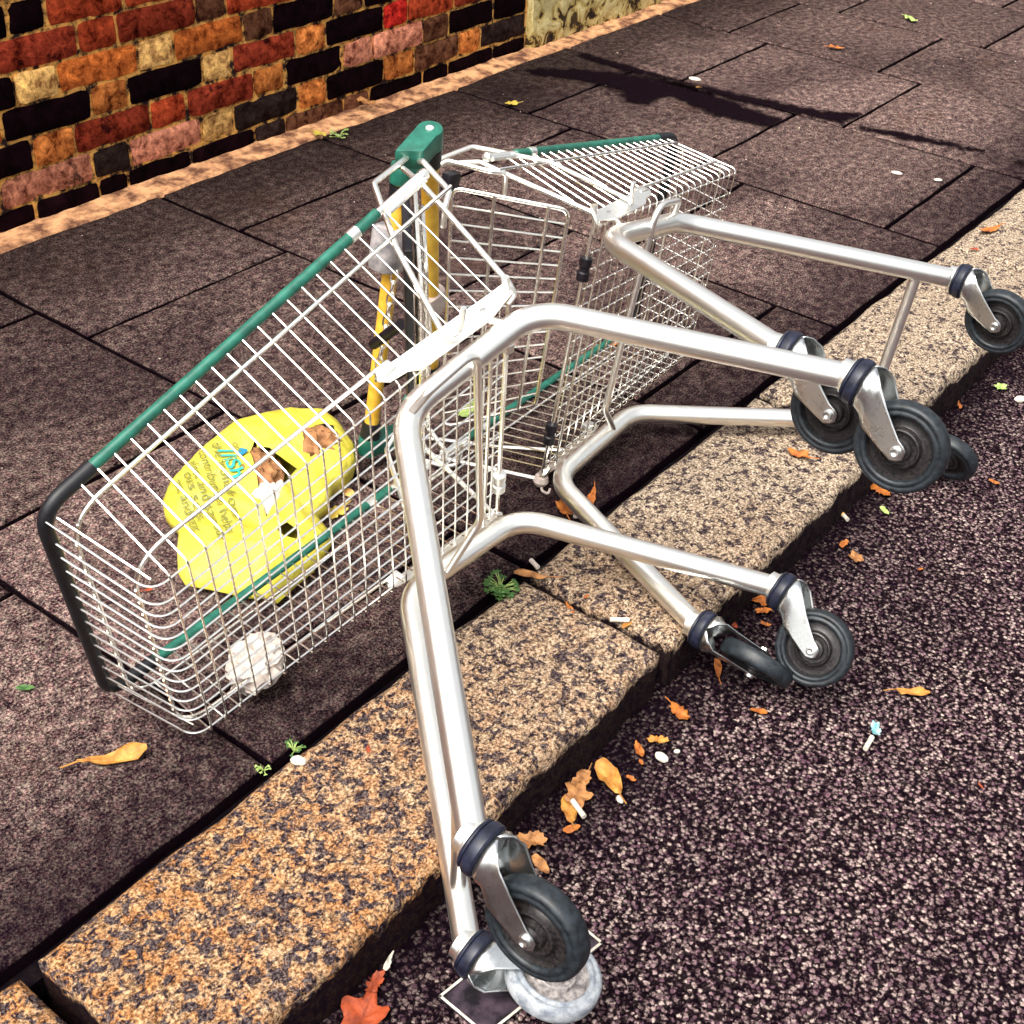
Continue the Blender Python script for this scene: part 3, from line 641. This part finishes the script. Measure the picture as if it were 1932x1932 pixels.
def bagz(x, y):
    e = segd((x, y), BO); base = max(.03, min(.092, .03 + .062 * ((x - 1.1) * .55 + (y - 1.24)) / (.62)))
    dome = .030 * (1 - math.exp(-e / .028))
    wx, wy = x + .02 * nz((x, y, 5), 9), y + .02 * nz((x, y, 6), 9)
    rg = 1 - abs(nz((wx, wy, .3), 9)) * 2.4; rg2 = 1 - abs(nz((wx, wy * .6, 2.3), 21)) * 2.4; rg3 = 1 - abs(nz((wx * .7, wy, 4.3), 44)) * 2.4
    return base - .012 + dome * .8 + (.015 * rg * abs(rg) + .006 * rg2 + .0015 * rg3) * min(1, e / .06)
def dense(poly, st=.012):
    out = []
    for i in range(len(poly)):
        a, b = Vector(poly[i][:2]), Vector(poly[(i + 1) % len(poly)][:2]); k = max(1, int((b - a).length / st))
        out += [a.lerp(b, j / k) for j in range(k)]
    return out
bo_ = dense(BO); pts = list(bo_); 
edges = [(i, (i + 1) % len(bo_)) for i in range(len(bo_))]
for hp in (HA, HB, HC):
    hp_ = dense(hp); o_ = len(pts); pts += hp_; edges += [(o_ + i, o_ + (i + 1) % len(hp_)) for i in range(len(hp_))]
x = 1.04
while x < 1.55:
    y = 1.23
    while y < 1.64:
        p = Vector((x + random.uniform(-.001, .001), y + random.uniform(-.001, .001)))
        if inpoly(p, BO) and segd(p, BO) > .004: pts.append(p)
        y += .008
    x += .008
V2, E2, F2, *_ = delaunay_2d_cdt(pts, edges, [], 0, 1e-5)
top = []
for f in F2:
    c = sum((V2[k] for k in f), Vector((0, 0))) / len(f)
    if inpoly(c, BO) and not (inpoly(c, HA) or inpoly(c, HB) or inpoly(c, HC)): top.append(tuple(f))
BC = Vector((1.29, 1.43, 0))
mb = MB(); n2 = len(V2)
vs = [(p.x - BC.x, p.y - BC.y, bagz(p.x, p.y) * (1) if segd(p, BO) > .003 else bagz(p.x, p.y) - .004) for p in V2]
mb.add(vs, top)
# underside, tucked in
ctr = Vector((1.29, 1.43))
ring = [Vector(p[:2]) for p in BO]; nr = len(bo_)
lower = []
for p in bo_: q = ctr.lerp(p, .965); lower.append((q.x - BC.x, q.y - BC.y, .014))
upper = [(p.x - BC.x, p.y - BC.y, bagz(p.x, p.y) - .004) for p in bo_]
mid = [(ctr.lerp(p, .998).x - BC.x, ctr.lerp(p, .998).y - BC.y, .5 * (bagz(p.x, p.y) + .014)) for p in bo_]
o_ = len(mb.v); mb.add(upper + mid + lower, [(i, (i + 1) % nr, nr + (i + 1) % nr, nr + i) for i in range(nr)] + [(nr + i, nr + (i + 1) % nr, 2 * nr + (i + 1) % nr, 2 * nr + i) for i in range(nr)] + [tuple(range(2 * nr, 3 * nr))])
bag = empty('carrier_bag', loc=BC); tag(bag, 'crumpled bright yellow plastic carrier bag lying in the nearer trolley', 'plastic bag')
body = mb.build('bag_film', 'bag', bag, sharp=80)
body.data.materials[0].use_backface_culling = False
sm = body.modifiers.new('w', 'WELD'); sm.merge_threshold = .0008
# printing on the bag: meshes laid on the film
def print_on_bag(txt, a, b, size, mat, bold=0, flip=False):
    cu = bpy.data.curves.new('t', 'FONT'); cu.body = txt; cu.size = 1; cu.resolution_u = 3; cu.offset = bold
    to = bpy.data.objects.new('t', cu); COL.objects.link(to); bpy.context.view_layer.update()
    me = bpy.data.meshes.new_from_object(to.evaluated_get(bpy.context.evaluated_depsgraph_get())); bpy.data.objects.remove(to)
    bm = bmesh.new(); bm.from_mesh(me)
    bmesh.ops.triangulate(bm, faces=bm.faces); bmesh.ops.subdivide_edges(bm, edges=[e for e in bm.edges if e.calc_length() > .25], cuts=1); 
    w_ = max(v.co.x for v in bm.verts); A, B = Vector(a), Vector(b); d = (B - A); L = d.length; d.normalize(); nn = Vector((-d.y, d.x))
    sc = size
    for v in bm.verts:
        p = A + d * (v.co.x * L / w_) + nn * (v.co.y * sc); v.co = Vector((p.x - BC.x, p.y - BC.y, bagz(p.x, p.y) + .0042))
    bm.to_mesh(me); bm.free(); me.materials.clear(); me.materials.append(MAT[mat])
    o = bpy.data.objects.new('lettering', me); COL.objects.link(o); o.parent = body; return o
print_on_bag('the profit from', (1.300, 1.585), (1.190, 1.415), .024, 'ink')
print_on_bag('contribution helps', (1.272, 1.590), (1.150, 1.385), .024, 'ink')
print_on_bag('elect and save our', (1.240, 1.580), (1.125, 1.375), .024, 'ink')
print_on_bag('ous seas,', (1.212, 1.560), (1.143, 1.445), .024, 'ink')
print_on_bag('ans, and beac', (1.190, 1.562), (1.118, 1.430), .024, 'ink')
print_on_bag('//iSh,', (1.295, 1.562), (1.248, 1.468), .034, 'teal_ink', .02)
print_on_bag('ore', (1.325, 1.560), (1.305, 1.525), .020, 'ink')
m = MB(); dp = [(1.322, 1.535), (1.326, 1.522), (1.318, 1.511), (1.305, 1.512), (1.303, 1.524), (1.311, 1.531)]
m.add([(x - BC.x, y - BC.y, bagz(x, y) + .0045) for x, y in dp], [tuple(range(6))]); m.build('printed_drop', 'blue_ink', body)
def lump(name, c, d, mat, seed, rz=0, nu=28, nv=18, amp=.25, fr=3.0, parent=None, loc=True):
    vs = []; 
    for j in range(nv + 1):
        for i in range(nu):
            th, ph = 2 * math.pi * i / nu, math.pi * j / nv; n_ = Vector((math.cos(th) * math.sin(ph), math.sin(th) * math.sin(ph), math.cos(ph)))
            rr = 1 + amp * (1 - 2 * abs(nz(n_, fr, seed))) + amp * .5 * nz(n_, fr * 2.5, seed + 3)
            q = Matrix.Rotation(rz, 3, 'Z') @ Vector((n_.x * d[0] * rr, n_.y * d[1] * rr, n_.z * d[2] * rr)); vs.append(q)
    fs = [(j * nu + i, j * nu + (i + 1) % nu, (j + 1) * nu + (i + 1) % nu, (j + 1) * nu + i) for j in range(nv) for i in range(nu)]
    m = MB(); m.add(vs, fs); o = m.build(name, mat, parent, sharp=28); o.location = c; return o
tag(lump('paper_bag', (1.315, 1.487, .052), (.065, .040, .030), 'kraft', 3, .9), 'crumpled brown paper in the left opening of the yellow bag', 'paper bag')
tag(lump('paper_bag', (1.438, 1.462, .058), (.050, .040, .032), 'kraft', 8, .3), 'crumpled brown paper in the right opening of the yellow bag', 'paper bag')
tag(lump('paper_tissue', (1.282, 1.428, .044), (.045, .040, .026), 'tissue', 5, .8), 'white tissue showing through the middle of the yellow bag', 'tissue')
tag(lump('paper_tissue', (.985, 1.145, .044), (.048, .034, .026), 'tissue', 11, .5, amp=.34, fr=2.6), 'crumpled white tissue lying low in the nose of the nearer trolley', 'tissue')

# ------------------------------------------------------------------ leaves and litter
def outline(kind, rnd):
    if kind == 'oval': p = [(math.cos(2 * math.pi * k / 24) * (1), math.sin(2 * math.pi * k / 24) * .42 * (1 - .25 * math.cos(2 * math.pi * k / 24))) for k in range(24)]
    elif kind == 'long': p = [(math.cos(2 * math.pi * k / 24), math.sin(2 * math.pi * k / 24) * .24 * (1 - .6 * math.cos(2 * math.pi * k / 24))) for k in range(24)]
    elif kind == 'star':
        p = []
        for k in range(30):
            b = 2 * math.pi * k / 30; r = .62 + .38 * abs(math.cos(2.5 * b)) ** 2.2; p.append((r * math.cos(b), r * .8 * math.sin(b)))
    else:
        p = []
        for k in range(26):
            b = 2 * math.pi * k / 26; r = .72 + .35 * rnd.uniform(-.5, .5) + .15 * math.cos(2 * b); p.append((r * math.cos(b), r * .72 * math.sin(b)))
    return [(a + rnd.uniform(-.03, .03), b + rnd.uniform(-.03, .03)) for a, b in p]
LEAFGROUP = 'fallen leaves'
def leaf(x, y, z, size, mat, kind, label, rz=None, curl=.25, stem=True, group=LEAFGROUP, name='fallen_leaf', cat='leaf', tilt=0):
    rnd = random.Random(int(x * 1000) * 7 + int(y * 1000)); s = size / 2; rz = rnd.uniform(0, 6.28) if rz is None else rz
    ol = outline(kind, rnd); rings = [0, .35, .7, 1]; vs = []; n = len(ol)
    cz = lambda a, b: curl * (b * b * .9 + .35 * a * a * abs(a)) + .22 * nz((a, b, x * 9), 2.2) + .10 * (1 - 2 * abs(nz((a, b, y * 9), 3.5)))
    R_ = Matrix.Rotation(rz, 3, 'Z') @ Matrix.Rotation(tilt, 3, 'X')
    zmin = min(cz(a * q, b * q) for a, b in ol for q in rings)
    for th in (.0, .0007):
        for q in rings[1:]:
            for a, b in ol: vs.append(R_ @ Vector((a * q * s, b * q * s, (cz(a * q, b * q) - zmin) * s + th + .001)))
        vs.append(R_ @ Vector((0, 0, (cz(0, 0) - zmin) * s + th + .001)))
    fs = []; blk = 3 * n + 1
    for t_ in (0, 1):
        o_ = t_ * blk
        for k in range(n):
            k2 = (k + 1) % n; fs.append((o_ + 3 * n, o_ + k, o_ + k2))
            for r_ in (0, 1): fs.append((o_ + r_ * n + k, o_ + (r_ + 1) * n + k, o_ + (r_ + 1) * n + k2, o_ + r_ * n + k2))
    fs += [(2 * n + k, 2 * n + (k + 1) % n, blk + 2 * n + (k + 1) % n, blk + 2 * n + k) for k in range(n)]
    m = MB(); m.add(vs, fs)
    if stem: m.tube([R_ @ Vector((s * .3, 0, (cz(.3, 0) - zmin) * s + .002)), R_ @ Vector((s * .98, 0, (cz(.9, 0) - zmin) * s + .001)), R_ @ Vector((s * 1.5, .1 * s, .003 + .12 * s))], .0007 + s * .012, 5)
    lo = min(v[2] for v in m.v); m.v = [(v[0], v[1], v[2] - lo + .0005) for v in m.v]
    o = m.build(name, mat, None, sharp=80); o.location = (x, y, z); tag(o, label, cat, group); return o
RZ = ROADZ + .0035
P_ = .003
LV = [
 (1.434, .664, RZ, .050, 'lf_orange', 'rag', 'spotted orange leaf with a raised stalk, under the lower rear castors'),
 (1.522, .568, RZ, .028, 'lf_orange', 'oval', 'small orange leaf on the road just below the fallen castor'),
 (1.562, .668, RZ, .050, 'lf_orange', 'long', 'orange leaf half hidden beneath the sideways castor'),
 (1.726, .397, RZ, .062, 'lf_gold', 'long', 'long curled golden leaf out alone on the road at right'),
 (1.361, .658, RZ, .036, 'lf_gold', 'rag', 'golden leaf scrap beside the cream pebble, farther of two'),
 (1.324, .669, RZ, .032, 'lf_orange', 'oval', 'orange leaf scrap beside the cream pebble, nearer of two'),
 (1.305, .652, RZ, .014, 'lf_orange', 'rag', 'tiny orange crumb touching the leaf scrap beside the cream pebble'),
 (1.207, .698, RZ, .058, 'lf_tan', 'rag', 'brown ragged leaf at the back of the leaf pile in the gutter'),
 (1.241, .668, RZ + .001, .072, 'lf_gold', 'oval', 'broad golden leaf at the right of the leaf pile in the gutter'),
 (1.182, .685, RZ + .006, .058, 'lf_tan', 'star', 'pointed pale tan leaf on top of the leaf pile in the gutter'),
 (1.155, .680, RZ, .052, 'lf_gold', 'oval', 'golden leaf under the white cigarette end in the gutter'),
 (1.266, .645, RZ, .018, 'lf_orange', 'rag', 'crumbled orange scrap at the far end of the leaf pile'),
 (1.129, .657, RZ, .028, 'lf_orange', 'oval', 'small orange leaf just below the white cigarette end'),
 (1.071, .690, RZ, .062, 'lf_tan', 'rag', 'tan torn leaf next to the band of the nearest castor'),
 (1.048, .652, RZ, .038, 'lf_tan', 'oval', 'tan leaf tucked behind the nearest castor fork'),
 (.712, .680, RZ, .085, 'lf_red', 'star', 'large rust red maple leaf at the bottom edge of the photo'),
 (.758, .700, RZ + .004, .040, 'lf_red', 'rag', 'small dark red leaf touching the large maple leaf'),
 (1.437, .891, .003, .034, 'lf_orange', 'long', 'curved orange leaf on the kerb stone near the weed'),
 (1.462, .985, .004, .066, 'lf_tan', 'long', 'long pale brown leaf in the kerb joint behind the weed'),
 (1.473, .801, -.004, .026, 'lf_gold', 'oval', 'golden leaf in the kerb joint beside a cigarette end'),
 (1.481, .888, .002, .014, 'lf_orange', 'rag', 'tiny orange scrap on the edge of the kerb joint'),
 (1.652, 1.058, P_, .055, 'lf_orange', 'rag', 'orange leaf on the pavement with pink paper beside it'),
 (1.717, 1.042, P_, .062, 'lf_orange', 'long', 'orange leaf leaning on the frame of the far trolley'),
 (.990, .925, .005, .016, 'lf_red', 'rag', 'tiny red brown leaf scrap on the nearest kerb stone'),
 (2.103, .823, .004, .055, 'lf_orange', 'rag', 'orange leaf on the pale kerb stone under the castors'),
 (3.278, .936, .004, .024, 'lf_red', 'oval', 'small red leaf on the farthest kerb stone'),
 (3.42, .950, .004, .085, 'lf_orange', 'long', 'long faded orange leaf on the farthest kerb stone'),
 (2.234, .690, RZ, .055, 'lf_orange', 'rag', 'orange leaf on the road right below the largest raised castor'),
 (2.177, .653, RZ, .028, 'lf_lime', 'oval', 'small yellow green leaf on the road beyond the cigarette end'),
 (2.024, .666, RZ, .030, 'lf_orange', 'rag', 'small orange leaf on the road, upper of a close pair'),
 (2.000, .629, RZ, .038, 'lf_tan', 'star', 'small toothed tan leaf on the road, lower of a close pair'),
 (2.667, .700, RZ, .034, 'lf_orange', 'long', 'orange leaf against the kerb above the half hidden castor'),
 (2.808, .660, RZ, .038, 'lf_lime', 'star', 'green leaf with a red patch at the right edge of the road'),
 (2.426, .526, RZ, .024, 'lf_orange', 'oval', 'little orange leaf below and right of the half hidden castor'),
 (1.775, .700, RZ, .060, 'lf_orange', 'star', 'orange leaf behind the ring of the low rear castor'),
 (1.748, .684, RZ, .036, 'lf_orange', 'rag', 'broken orange leaf in front of the low rear castor ring'),
 (1.720, .665, RZ, .020, 'lf_orange', 'rag', 'small orange scrap between the two low rear castors'),
 (1.681, .705, RZ, .022, 'lf_red', 'rag', 'small rusty scrap above the sideways castor'),
 (2.050, .522, RZ, .012, 'lf_orange', 'rag', 'tiny orange crumb alone on the road below the toothed leaf'),
 (1.651, .527, RZ, .018, 'lf_orange', 'oval', 'tiny orange scrap on the road right of the sideways castor'),
 (.746, 1.181, P_, .095, 'lf_gold', 'long', 'large golden yellow leaf on the paving below the trolley nose'),
 (.754, 1.390, P_, .026, 'lf_green', 'oval', 'small dark green leaf on the paving at the left edge'),
 (1.016, 1.435, P_, .022, 'lf_red', 'long', 'small red leaf on the paving behind the basket nose'),
 (2.640, 2.625, .012, .060, 'lf_yellow', 'rag', 'yellow leaf at the foot of the ledge behind the green caps'),
 (2.885, 2.672, .030, .075, 'lf_tan', 'rag', 'tan leaf lying up on the cement ledge'),
 (3.263, 2.418, P_, .050, 'lf_yellow', 'rag', 'pale yellow leaf on the paving between the wall and the trolleys'),
 (4.562, 1.967, P_, .060, 'lf_orange', 'rag', 'orange leaf on the far paving near the top of the photo'),
 (5.114, 1.930, P_, .075, 'lf_lime', 'oval', 'pale green leaf on the paving at the top right'),
 (1.791, 1.396, P_, .060, 'lf_lime', 'oval', 'yellow green leaf seen through the rear of the nearer basket'),
 (3.045, 2.019, P_, .045, 'lf_yellow', 'rag', 'yellow leaf seen through the upper side of the far basket'),
 (2.219, 1.335, P_, .032, 'lf_orange', 'rag', 'orange leaf under the lower side of the far basket'),
 (1.373, 1.352, P_ + .001, .055, 'lf_yellow', 'rag', 'torn yellow scrap on the paving beside the carrier bag'),
 (1.604, .227, RZ, .013, 'lf_red', 'long', 'tiny bright red scrap on the road at the far right'),
]
big = {'large rust red maple leaf at the bottom edge of the photo': .35}
for (x, y, z, s, mt, kd, lb) in LV:
    rz = {'large golden yellow leaf on the paving below the trolley nose': -.62 + math.pi, 'long curled golden leaf out alone on the road at right': 2.2}.get(lb)
    leaf(x, y, z, s, mt, kd, lb, rz=rz, curl=big.get(lb, .32), stem=s > .045)
def butt(x, y, z, L, rz, label, mats=('white', 'cork')):
    d = Vector((math.cos(rz), math.sin(rz), 0)); m = MB(); r = .0042
    m.tube([Vector((0, 0, r)) - d * L / 2, Vector((0, 0, r)) - d * L * .1, Vector((0, 0, r)) + d * L / 2], [r, r * .97, r * .9], 10)
    o = m.build('cigarette_end', mats[0], None); o.location = (x, y, z); tag(o, label, 'cigarette end', 'dropped cigarette ends')
    m = MB(); m.tube([Vector((0, 0, r)) + d * L * .5, Vector((0, 0, r)) + d * L * .92], [r * 1.02, r * .95], 10); m.build('filter_tip', mats[1], o)
butt(1.567, .399, RZ, .022, .1, 'white cigarette end on the open road beside the teal wrapper', ('white', 'white'))
butt(1.157, .663, RZ + .007, .024, 1.15, 'white cigarette end standing out against the gutter leaf pile', ('white', 'white'))
butt(1.488, .999, .003, .016, 1.2, 'short pink cigarette end at the back corner of the kerb joint', ('tissue', 'tissue'))
butt(1.465, .816, .000, .022, -.9, 'pale cigarette end lying in the kerb joint', ('white', 'white'))
butt(2.101, .700, RZ, .016, 1.0, 'orange tipped cigarette end on the road under the raised castors')
def chip(x, y, z, s, mat, label, name='gum_spot', cat='chewing gum', group='pale spots and pebbles', h=.25, seed=0):
    o = lump(name, (x, y, z + s * h * .25), (s / 2, s / 2 * .7, s / 2 * h), mat, seed + int(x * 50), random.uniform(0, 3), 14, 8, .12, 2.0); tag(o, label, cat, group)
chip(1.333, .633, RZ, .022, 'white', 'cream pebble on the road beside two leaf scraps', 'pebble', 'pebble', h=.5)
chip(1.360, .622, RZ, .010, 'white', 'tiny white stone right of the cream pebble', 'pebble', 'pebble', h=.6)
chip(1.221, .635, RZ, .014, 'white', 'small white stone below the leaf pile', 'pebble', 'pebble', h=.6)
chip(2.788, .606, RZ, .028, 'white', 'flat pale chip at the right edge of the road', 'pebble', 'pebble', h=.4)
chip(.909, .983, .004, .022, 'white', 'white stone at the back edge of the nearest kerb stone', 'pebble', 'pebble', h=.6)
chip(1.434, 1.380, P_, .026, 'cork', 'round tan gum spot on the paving next to the carrier bag')
chip(3.629, 1.309, .001, .030, 'white', 'pale round gum spot on the paving right of the far basket, nearer of two', h=.12)
chip(3.668, 1.200, .001, .024, 'white', 'pale round gum spot on the paving right of the far basket, farther right of two', h=.12)
chip(3.902, 2.151, .001, .040, 'white', 'cream fleck on the wet streak near the slab joint', h=.15)
chip(3.844, 2.100, .001, .026, 'cork', 'tan fleck between the two wet streaks', h=.15)
rl = random.Random(4)
for (x, y, c_) in ((3.31, 2.60, 0), (3.42, 2.55, 0), (3.55, 2.50, 1), (4.75, 1.2, 1), (4.2, 1.35, 0), (2.95, 1.30, 1), (3.0, 1.12, 0), (3.05, 1.09, 1)): pass
# small pale grit scattered on the road and in the gutter: uncountable
gm = MB()
for i in range(90):
    x, y = rl.uniform(.3, 4.2), rl.uniform(-.9, .70); s = rl.uniform(.0010, .0030); c = Vector((x, y, RZ + s * .5)); q = [Vector((rl.uniform(-1, 1), rl.uniform(-1, 1), rl.uniform(-.8, .8))) * s for _ in range(3)]
    gm.add([c + Vector((s, 0, 0)) + q[0] * .3, c + Vector((-s * .5, s * .8, 0)), c + Vector((-s * .5, -s * .8, 0)) + q[1] * .3, c + Vector((0, 0, s * .9)), c - Vector((0, 0, s * .6))], [(0, 1, 3), (1, 2, 3), (2, 0, 3), (1, 0, 4), (2, 1, 4), (0, 2, 4)])
for i in range(60):
    x, y = rl.uniform(.4, 5.5), rl.uniform(1.05, 2.6); s = rl.uniform(.0012, .0032); c = Vector((x, y, .002 + s * .4))
    gm.add([c + Vector((s, 0, 0)), c + Vector((-s * .5, s * .8, 0)), c + Vector((-s * .5, -s * .8, 0)), c + Vector((0, 0, s * .7)), c - Vector((0, 0, s * .6))], [(0, 1, 3), (1, 2, 3), (2, 0, 3), (1, 0, 4), (2, 1, 4), (0, 2, 4)])
tag(gm.build('grit', 'white', smooth=False), 'pale grit scattered over the road and paving', 'grit', kind='stuff')
# teal wrapper
o = leaf(1.607, .404, RZ, .034, 'teal', 'rag', 'small crumpled teal and white wrapper on the road', rz=.6, curl=.8, stem=False, group=None, name='sweet_wrapper', cat='wrapper')
o = leaf(1.660, 1.030, P_, .05, 'tissue', 'rag', 'scrap of pink paper under the frame of the far trolley', rz=.6, curl=.4, stem=False, group=None, name='paper_scrap', cat='paper scrap')
o = leaf(.790, .708, RZ + .008, .030, 'white', 'long', 'white sliver of paper sticking up by the red leaves', rz=.4, curl=.6, stem=False, group=None, name='paper_scrap', cat='paper scrap', tilt=.5)
# printed card beneath the nearest wheels
cd = MB(); A_, B_ = Vector((.730, .640)), Vector((.800, .668)); 
cpoly = [(.818, .668), (1.024, .540), (.985, .478), (.745, .560)]
cpoly = [(0.794, 0.626), (1.006, 0.598), (0.995, 0.51), (0.789, 0.544)]
cd.add([(x - .9, y - .57, .0035 + .003 * nz((x, y, 0), 9)) for x, y in cpoly] + [(x - .9, y - .57, .0025 + .003 * nz((x, y, 0), 9)) for x, y in cpoly], [(0, 1, 2, 3), (7, 6, 5, 4), (0, 4, 5, 1), (1, 5, 6, 2), (2, 6, 7, 3), (3, 7, 4, 0)])
co_ = cd.build('printed_card', 'card', smooth=False); co_.location = (.9, .57, RZ); tag(co_, 'dark purple printed card with white edges under the nearest castor', 'card')
cd = MB(); 
for i in range(4):
    a, b = Vector(cpoly[i]), Vector(cpoly[(i + 1) % 4]); n_ = Vector((-(b - a).y, (b - a).x)).normalized() * .0035
    if (Vector((.915, .572)) - a).dot(n_) < 0: n_ = -n_
    cd.add([(q.x - .9, q.y - .57, .0072) for q in (a, b, b + n_, a + n_)], [(0, 1, 2, 3)])
cd.build('card_border', 'white', co_)

# weeds
def weed(x, y, z, size, n, label, mat='lf_green'):
    rnd = random.Random(int(x * 999)); root = empty('weed', loc=(x, y, z)); tag(root, label, 'weed', 'weeds in the paving joints')
    m = MB(); st = MB()
    for i in range(n):
        a = rnd.uniform(0, 6.28); L = size * rnd.uniform(.25, .55); h = size * rnd.uniform(.1, .5); tip = Vector((math.cos(a) * L, math.sin(a) * L, h)); st.tube([Vector((0, 0, 0)), tip * .5 + Vector((0, 0, h * .3)), tip], .0008, 5)
        s = size * rnd.uniform(.10, .18)
        for lobe in range(3):
            b = a + (lobe - 1) * .9; d = Vector((math.cos(b), math.sin(b), rnd.uniform(-.2, .3))); e = Vector((-math.sin(b), math.cos(b), rnd.uniform(-.3, .3)))
            c = tip; m.add([c, c + d * s * .5 + e * s * .45, c + d * s * 1.2, c + d * s * .5 - e * s * .45, c + d * s * .6 + Vector((0, 0, s * .15))], [(0, 4, 1), (1, 4, 2), (2, 4, 3), (3, 4, 0)])
    m.build('weed_leaves', mat, root); st.build('weed_stems', 'lf_lime', root)
weed(1.403, 1.008, -.004, .052, 40, 'bushy green weed growing at the corner of the kerb joint')
weed(.925, 1.008, -.004, .026, 14, 'small green weed in the joint below the basket nose', 'lf_green')
weed(.872, 1.014, -.004, .020, 8, 'tiny weed at the meeting of the slab joints', 'lf_lime')
weed(2.690, 2.600, .0, .05, 14, 'little weed at the foot of the wall ledge', 'lf_lime')
# ------------------------------------------------------------------ wet streaks
def streak(poly, label, w=.075, name='wet_streak'):
    pd = dense(poly, .02); pts = list(pd); ed = [(i, (i + 1) % len(pd)) for i in range(len(pd))]
    cen = Vector((sum(p[0] for p in poly) / len(poly), sum(p[1] for p in poly) / len(poly)))
    xs, ys = [p[0] for p in poly], [p[1] for p in poly]; x = min(xs)
    while x < max(xs):
        y = min(ys)
        while y < max(ys):
            if inpoly((x, y), poly) and segd((x, y), poly) > .004: pts.append(Vector((x, y)))
            y += .012
        x += .012
    V_, _, F_, *_r = delaunay_2d_cdt(pts, ed, [], 1, 1e-5)
    cx, cy = sum(xs) / len(xs), sum(ys) / len(ys); m = MB(); m.add([(p.x - cx, p.y - cy, 0) for p in V_], [tuple(f) for f in F_])
    o = m.build(name, 'wet'); o.location = (cx, cy, .0052); a = o.data.attributes.new('edge', 'FLOAT', 'POINT')
    a.data.foreach_set('value', [min(1, segd(p, poly) / w) for p in V_])
    tag(o, label, 'wet streak', 'dark wet streaks on the paving')
streak([(3.861, 2.62), (3.87, 2.252), (3.90, 1.973), (3.96, 1.707), (4.06, 1.575), (3.86, 1.575), (3.82, 1.791), (3.765, 2.109), (3.77, 2.55)], 'long dark wet streak running from the wall, nearer the top edge')
streak([(3.56, 2.62), (3.70, 2.50), (3.80, 2.331), (3.85, 2.136), (3.81, 1.911), (3.79, 1.72), (3.66, 1.72), (3.62, 1.921), (3.67, 2.10), (3.55, 2.10), (3.52, 2.20), (3.60, 2.27), (3.58, 2.40), (3.50, 2.55)], 'forked dark wet streak ending at the slab joint')
streak([(3.90, 1.62), (3.97, 1.441), (4.02, 1.17), (3.95, 1.17), (3.87, 1.40), (3.85, 1.56)], 'thin faint wet streak continuing beyond the slab joint')
streak([(4.00, 1.12), (4.05, .97), (3.95, 1.0), (3.93, 1.10)], 'short dark wet patch at the right edge of the photo')
